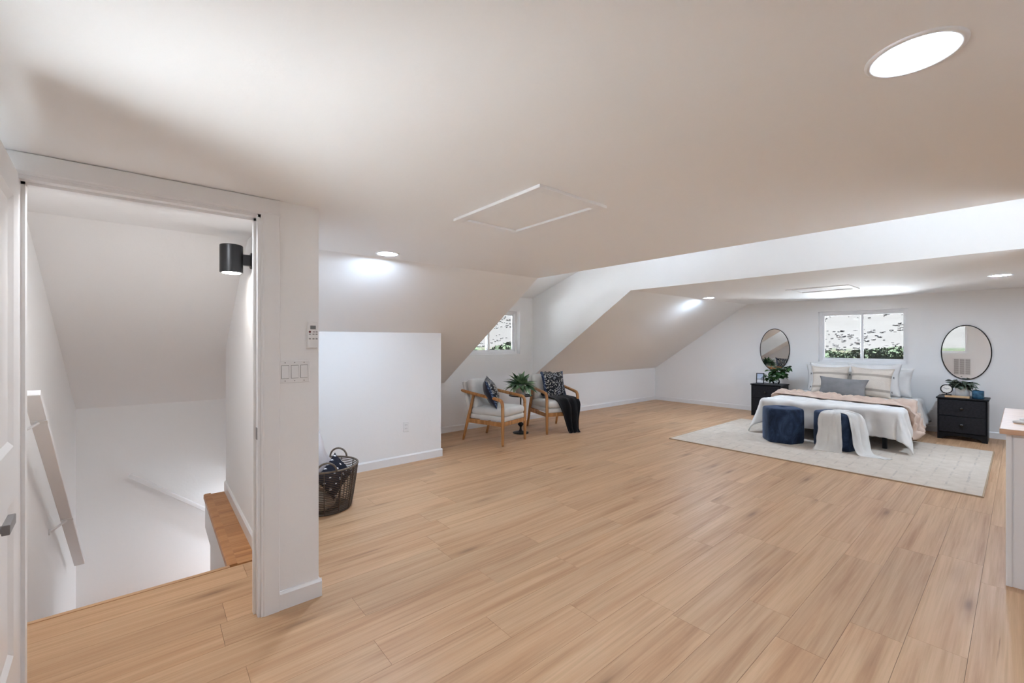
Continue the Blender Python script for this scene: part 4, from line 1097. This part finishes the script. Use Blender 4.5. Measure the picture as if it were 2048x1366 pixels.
ls = [leaf_mesh('sage_leaf', 0.080, 0.050, 0.35, 0.2, 'leaf_sage', 5), leaf_mesh('sage_leaf', 0.090, 0.044, 0.55, 0.2, 'leaf_sage', 5)]
rnd = random.Random(11)
def sprig(par, base, dirv, L, nl, meshes, rnd, mat='stem_green', droop=0.25, lsc=1.0):
    d = Vector(dirv).normalized(); pts = []
    for k in range(6):
        s = k/5; pts.append(Vector(base)+d*L*s+Vector((0, 0, -droop*L*s*s)))
    MB().tube(pts, [0.0022, 0.002, 0.0018, 0.0016, 0.0013, 0.001], 5).build('stem', mat, par)
    for k in range(nl):
        s = 0.25+0.75*(k+0.5)/nl; i = min(int(s*5), 4); q = pts[i].lerp(pts[i+1], s*5-i)
        put_leaf(rnd.choice(meshes), par, q, rnd.uniform(0, 2*PI), rnd.uniform(-0.5, 0.8), rnd.uniform(-.6, .6), rnd.uniform(.8, 1.25)*lsc)
for k in range(20):
    a = k*2.399; el = rnd.uniform(0.55, 1.35)
    sprig(p2, (0.02*math.cos(a), 0.02*math.sin(a), 0.122), (math.cos(a)*math.cos(el), math.sin(a)*math.cos(el)*0.8, math.sin(el)), rnd.uniform(0.09, 0.16), 7, ls, rnd, droop=0.12)
sprig(p2, (0.03, -0.02, 0.122), (1, -0.3, 0.35), 0.17, 5, ls, rnd, droop=0.5)
# things on the other nightstand
pf = thing('photo_frame', 'black framed seascape photo standing on the black nightstand', 'photo frame', (-3.195, 8.86, NSZ), R(8), rot=(R(-7), 0, R(8)))
MB().box(-0.066, -0.053, -0.010, 0.006, 0, 0.20).box(0.053, 0.066, -0.010, 0.006, 0, 0.20).box(-0.053, 0.053, -0.010, 0.006, 0, 0.013).box(-0.053, 0.053, -0.010, 0.006, 0.187, 0.20).build('frame', 'black_wood', pf)
MB().box(-0.053, 0.053, -0.003, 0.0, 0.0, 0.174).build('print', 'photo_print', pf, loc=(0, 0, 0.013))
MB().box(-0.02, 0.02, 0.005, 0.009, 0, 0.15, TM((0, 0, 0), (R(-22), 0, 0))).build('easel_back', 'black_wood', pf)
vz = thing('leafy_vase', 'green leafy branches in a clear glass vase beside the photo frame', 'plant', (-2.965, 8.99, NSZ))
MB().lathe([(0.001, 0.0), (0.045, 0.0), (0.058, 0.02), (0.062, 0.05), (0.052, 0.085), (0.036, 0.105), (0.040, 0.120), (0.037, 0.120), (0.033, 0.105), (0.049, 0.083), (0.059, 0.05), (0.055, 0.022), (0.001, 0.005)], 32, cap=False).build('vase', 'window_glass', vz, smooth=True)
lf_ = [leaf_mesh('branch_leaf', 0.105, 0.055, 0.30, 0.2, 'leaf_fern', 5), leaf_mesh('branch_leaf', 0.085, 0.050, 0.45, 0.2, 'leaf_fern', 5)]
rnd = random.Random(5)
for (dx, dy, dz, L, nl) in ((0.6, -0.3, 1, 0.30, 9), (0.9, -0.2, 1.2, 0.38, 9), (0.2, -0.5, 1, 0.26, 9), (-0.4, -0.4, 1, 0.24, 8), (-0.1, 0.1, 1, 0.30, 9), (0.5, -0.8, 0.5, 0.24, 8), (-0.6, -0.6, 0.4, 0.22, 8), (0.9, -0.3, 0.5, 0.24, 8), (0.1, -0.9, 0.3, 0.2, 7), (1.0, -0.1, 1.3, 0.44, 6), (-0.7, -0.5, -0.1, 0.18, 6)):
    sprig(vz, (0, 0, 0.105), (dx, dy, dz), L, int(nl*1.9), lf_, rnd, droop=0.22)
sprig(vz, (0, 0, 0.04), (0.1, -0.1, 1), 0.08, 0, lf_, rnd)

# ------------------------------------------------------------------ counter at the right
CX, CY0, CY1 = -0.055, 3.745, 4.86
co = thing('kitchen_counter', 'white base cabinet with pale oak butcher block top', 'counter', (CX, CY0, 0))
MB().box(0.018, 0.62, 0.010, CY1-CY0, 0.0, 0.872).build('carcass', 'trim_white', co)
MB().box(0.0, 0.024, 0.0, CY1-CY0-0.0, 0.0, 0.872).build('corner_strip', 'trim_white', co, bevel=0.003)
MB().box(0.030, 0.60, 0.006, 0.0105, 0.02, 0.86).build('end_panel', 'trim_white', co, bevel=0.001)
MB().box(-0.024, 0.64, -0.03, CY1-CY0+0.03, 0.872, 0.902).build('worktop', 'counter_oak', co, bevel=0.003)
cl = thing('folded_cloth', 'small white folded cloth on the oak counter top', 'cloth', (CX+0.115, CY0+0.34, 0.902), R(-20))
MB().rcube(0.13, 0.18, 0.016, 0.007, 8, 0.006, TM((0, 0, 0.008))).build('lower_fold', 'pillow_white', cl, smooth=True)
MB().rcube(0.115, 0.15, 0.014, 0.007, 8, 0.006, TM((0.005, 0.008, 0.023), (0, R(2), R(8)))).build('upper_fold', 'pillow_white', cl, smooth=True)

# ------------------------------------------------------------------ outside: yard, valley and dry hill
def terrain(x, y):
    d = -0.42*x + 0.907*y
    side = 0.907*x + 0.42*y
    h = -3.6
    k = max(0.0, d-235-12*math.sin(side*0.011))
    h += 0.24*k*k/(k+60) + min(1, k/60)*6*fbm((x*0.008, y*0.008, 0.5)) + min(1, k/40)*1.2*fbm((x*0.04, y*0.04, 2.5))
    k2 = max(0.0, -d-260); h += 0.16*k2
    return h
mb = MB(); NG = 120; HS = 620.0
mb.grid(NG, NG, lambda u, v: (-HS-60+2*HS*u, -HS*0.7+2*HS*v, terrain(-HS-60+2*HS*u, -HS*0.7+2*HS*v)))
tr_ = mb.build('ground', 'dry_ground', None, smooth=True); tr_['kind'] = 'structure'
struct('bounce_yard', MB().box(-30, 26, -26, 32, -3.6, -3.45), 'bounce_gravel')  # unseen pale gravel added to bounce sun up through the windows
# unseen pale roofs added below the window sills to bounce sunlight indoors
struct('bounce_roof', MB().prism([(YF+T, 0.45), (YF+T+4.5, 0.05), (YF+T+4.5, -0.1), (YF+T, -0.1)], 'x', -5.2, 1.6), 'bounce_white')
struct('bounce_roof', MB().prism([(XL-T, 0.60), (XL-T-4.0, 0.10), (XL-T-4.0, -0.1), (XL-T, -0.1)], 'y', 2.6, 6.1), 'bounce_white')
struct('bounce_roof', MB().prism([(XR+T, 0.45), (XR+T+5.0, 0.10), (XR+T+5.0, -0.1), (XR+T, -0.1)], 'y', 2.6, 6.1), 'bounce_white')
def shrub_mesh(name, seedv, rx, rz, nleaf, ls_):
    rn = random.Random(seedv); vs = []; fs = []
    blobs = [(rn.uniform(-.6, .6)*rx, rn.uniform(-.6, .6)*rx, rn.uniform(.25, .72)*rz*1.2, rn.uniform(.35, .6)) for _ in range(9)]
    for k in range(nleaf):
        b = rn.choice(blobs); th = rn.uniform(0, 2*PI); ph = math.acos(rn.uniform(-0.8, 1)); q = rn.uniform(0.75, 1.05)*b[3]
        c = Vector((b[0]+q*rx*math.sin(ph)*math.cos(th), b[1]+q*rx*math.sin(ph)*math.sin(th), max(0.1, b[2]+q*rz*math.cos(ph)*0.9)))
        s = ls_*rn.uniform(.6, 1.3); e1 = Vector((rn.gauss(0, 1), rn.gauss(0, 1), rn.gauss(0, 1))).normalized()*s; e2 = e1.orthogonal().normalized()*s*0.6
        i = len(vs); vs += [c-e1, c+e2, c+e1, c-e2]; fs.append((i, i+1, i+2, i+3))
    me = bpy.data.meshes.new(name); me.from_pydata(vs, [], fs); me.materials.append(MATS['shrub_leaf']); return me
sm = [shrub_mesh('shrub_crown', 1, 3.2, 2.3, 900, 0.34), shrub_mesh('shrub_crown', 2, 3.6, 2.0, 900, 0.34), shrub_mesh('shrub_crown', 3, 2.6, 2.8, 800, 0.32)]
stem = MB().tube([(0, 0, -0.5), (0.1, 0, 0.8), (0, 0.1, 1.8)], [0.16, 0.12, 0.06], 6); 
sx_ = None
rnd = random.Random(21)
spots = []
for row, dist in enumerate((118, 137, 157)):             # loose rows of shrubs at the foot of the hill beyond the bed window
    a_ = R(-12.0+0.8*row)
    while a_ < R(30):
        big = 1.18 if a_ < R(10) else 0.88
        d_ = dist+rnd.uniform(-3, 3); spots.append((-d_*math.sin(a_), d_*math.cos(a_), big*rnd.uniform(.86, 1.06)*(1+0.05*row)))
        a_ += (7.6*big+rnd.uniform(0.2, 1.6))/dist
NB = len(spots)
for row, dist in enumerate((118, 136)):                  # and beyond the dormer window
    a_ = R(38)+0.02*row
    while a_ < R(66):
        d_ = dist+rnd.uniform(-3, 3); spots.append((-d_*math.sin(a_), d_*math.cos(a_), rnd.uniform(1.30, 1.6)))
        a_ += (12.2+rnd.uniform(0.2, 1.4))/dist
for k, (x, y, s) in enumerate(spots):
    far = y > 100
    t = thing('shrub', 'rounded green shrub at the foot of the dry hill beyond the bed window' if k < NB else 'rounded green shrub on the slope beyond the dormer window', 'shrub', (x, y, terrain(x, y)-0.05), rnd.uniform(0, 6), 'shrubs beyond the bed window' if k < NB else 'shrubs beyond the dormer window')
    t.scale = (s, s, s)
    c = bpy.data.objects.new('crown', sm[k % 3]); COL.objects.link(c); c.parent = t
    if sx_ is None: so = stem.build('trunk', 'bark', t, smooth=True); sx_ = so.data
    else: so = bpy.data.objects.new('trunk', sx_); COL.objects.link(so); so.parent = t
# low scrub dotted over the hill: too many to count
rnd = random.Random(8); vs = []; fs = []
ico = [(0, 0, 1), (.89, 0, .45), (.28, .85, .45), (-.72, .53, .45), (-.72, -.53, .45), (.28, -.85, .45), (.9, .3, -.2), (-.1, .95, -.2), (-.95, .2, -.2), (-.3, -.9, -.2), (.7, -.6, -.2)]
icf = [(0, 1, 2), (0, 2, 3), (0, 3, 4), (0, 4, 5), (0, 5, 1), (1, 6, 2), (2, 7, 3), (3, 8, 4), (4, 9, 5), (5, 10, 1), (6, 7, 2), (7, 8, 3), (8, 9, 4), (9, 10, 5), (10, 6, 1)]
for k in range(11000):
    dist = rnd.uniform(250, 560); ang = rnd.uniform(R(-22), R(78)); x = -dist*math.sin(ang); y = dist*math.cos(ang)
    if fbm((x*0.02, y*0.02, 7)) < rnd.uniform(-0.35, 0.30): continue
    s = rnd.uniform(0.25, 0.72)*(1+dist/500); z = terrain(x, y); i = len(vs)
    vs += [(x+p[0]*s*rnd.uniform(.8, 1.2), y+p[1]*s*rnd.uniform(.8, 1.2), z+0.2+p[2]*s*0.85) for p in ico]
    fs += [tuple(i+q for q in f) for f in icf]
o = obj('sagebrush', vs, fs, 'scrub_leaf'); tag(o, 'low grey scrub dotted over the dry hillside', 'scrub', kind='stuff')
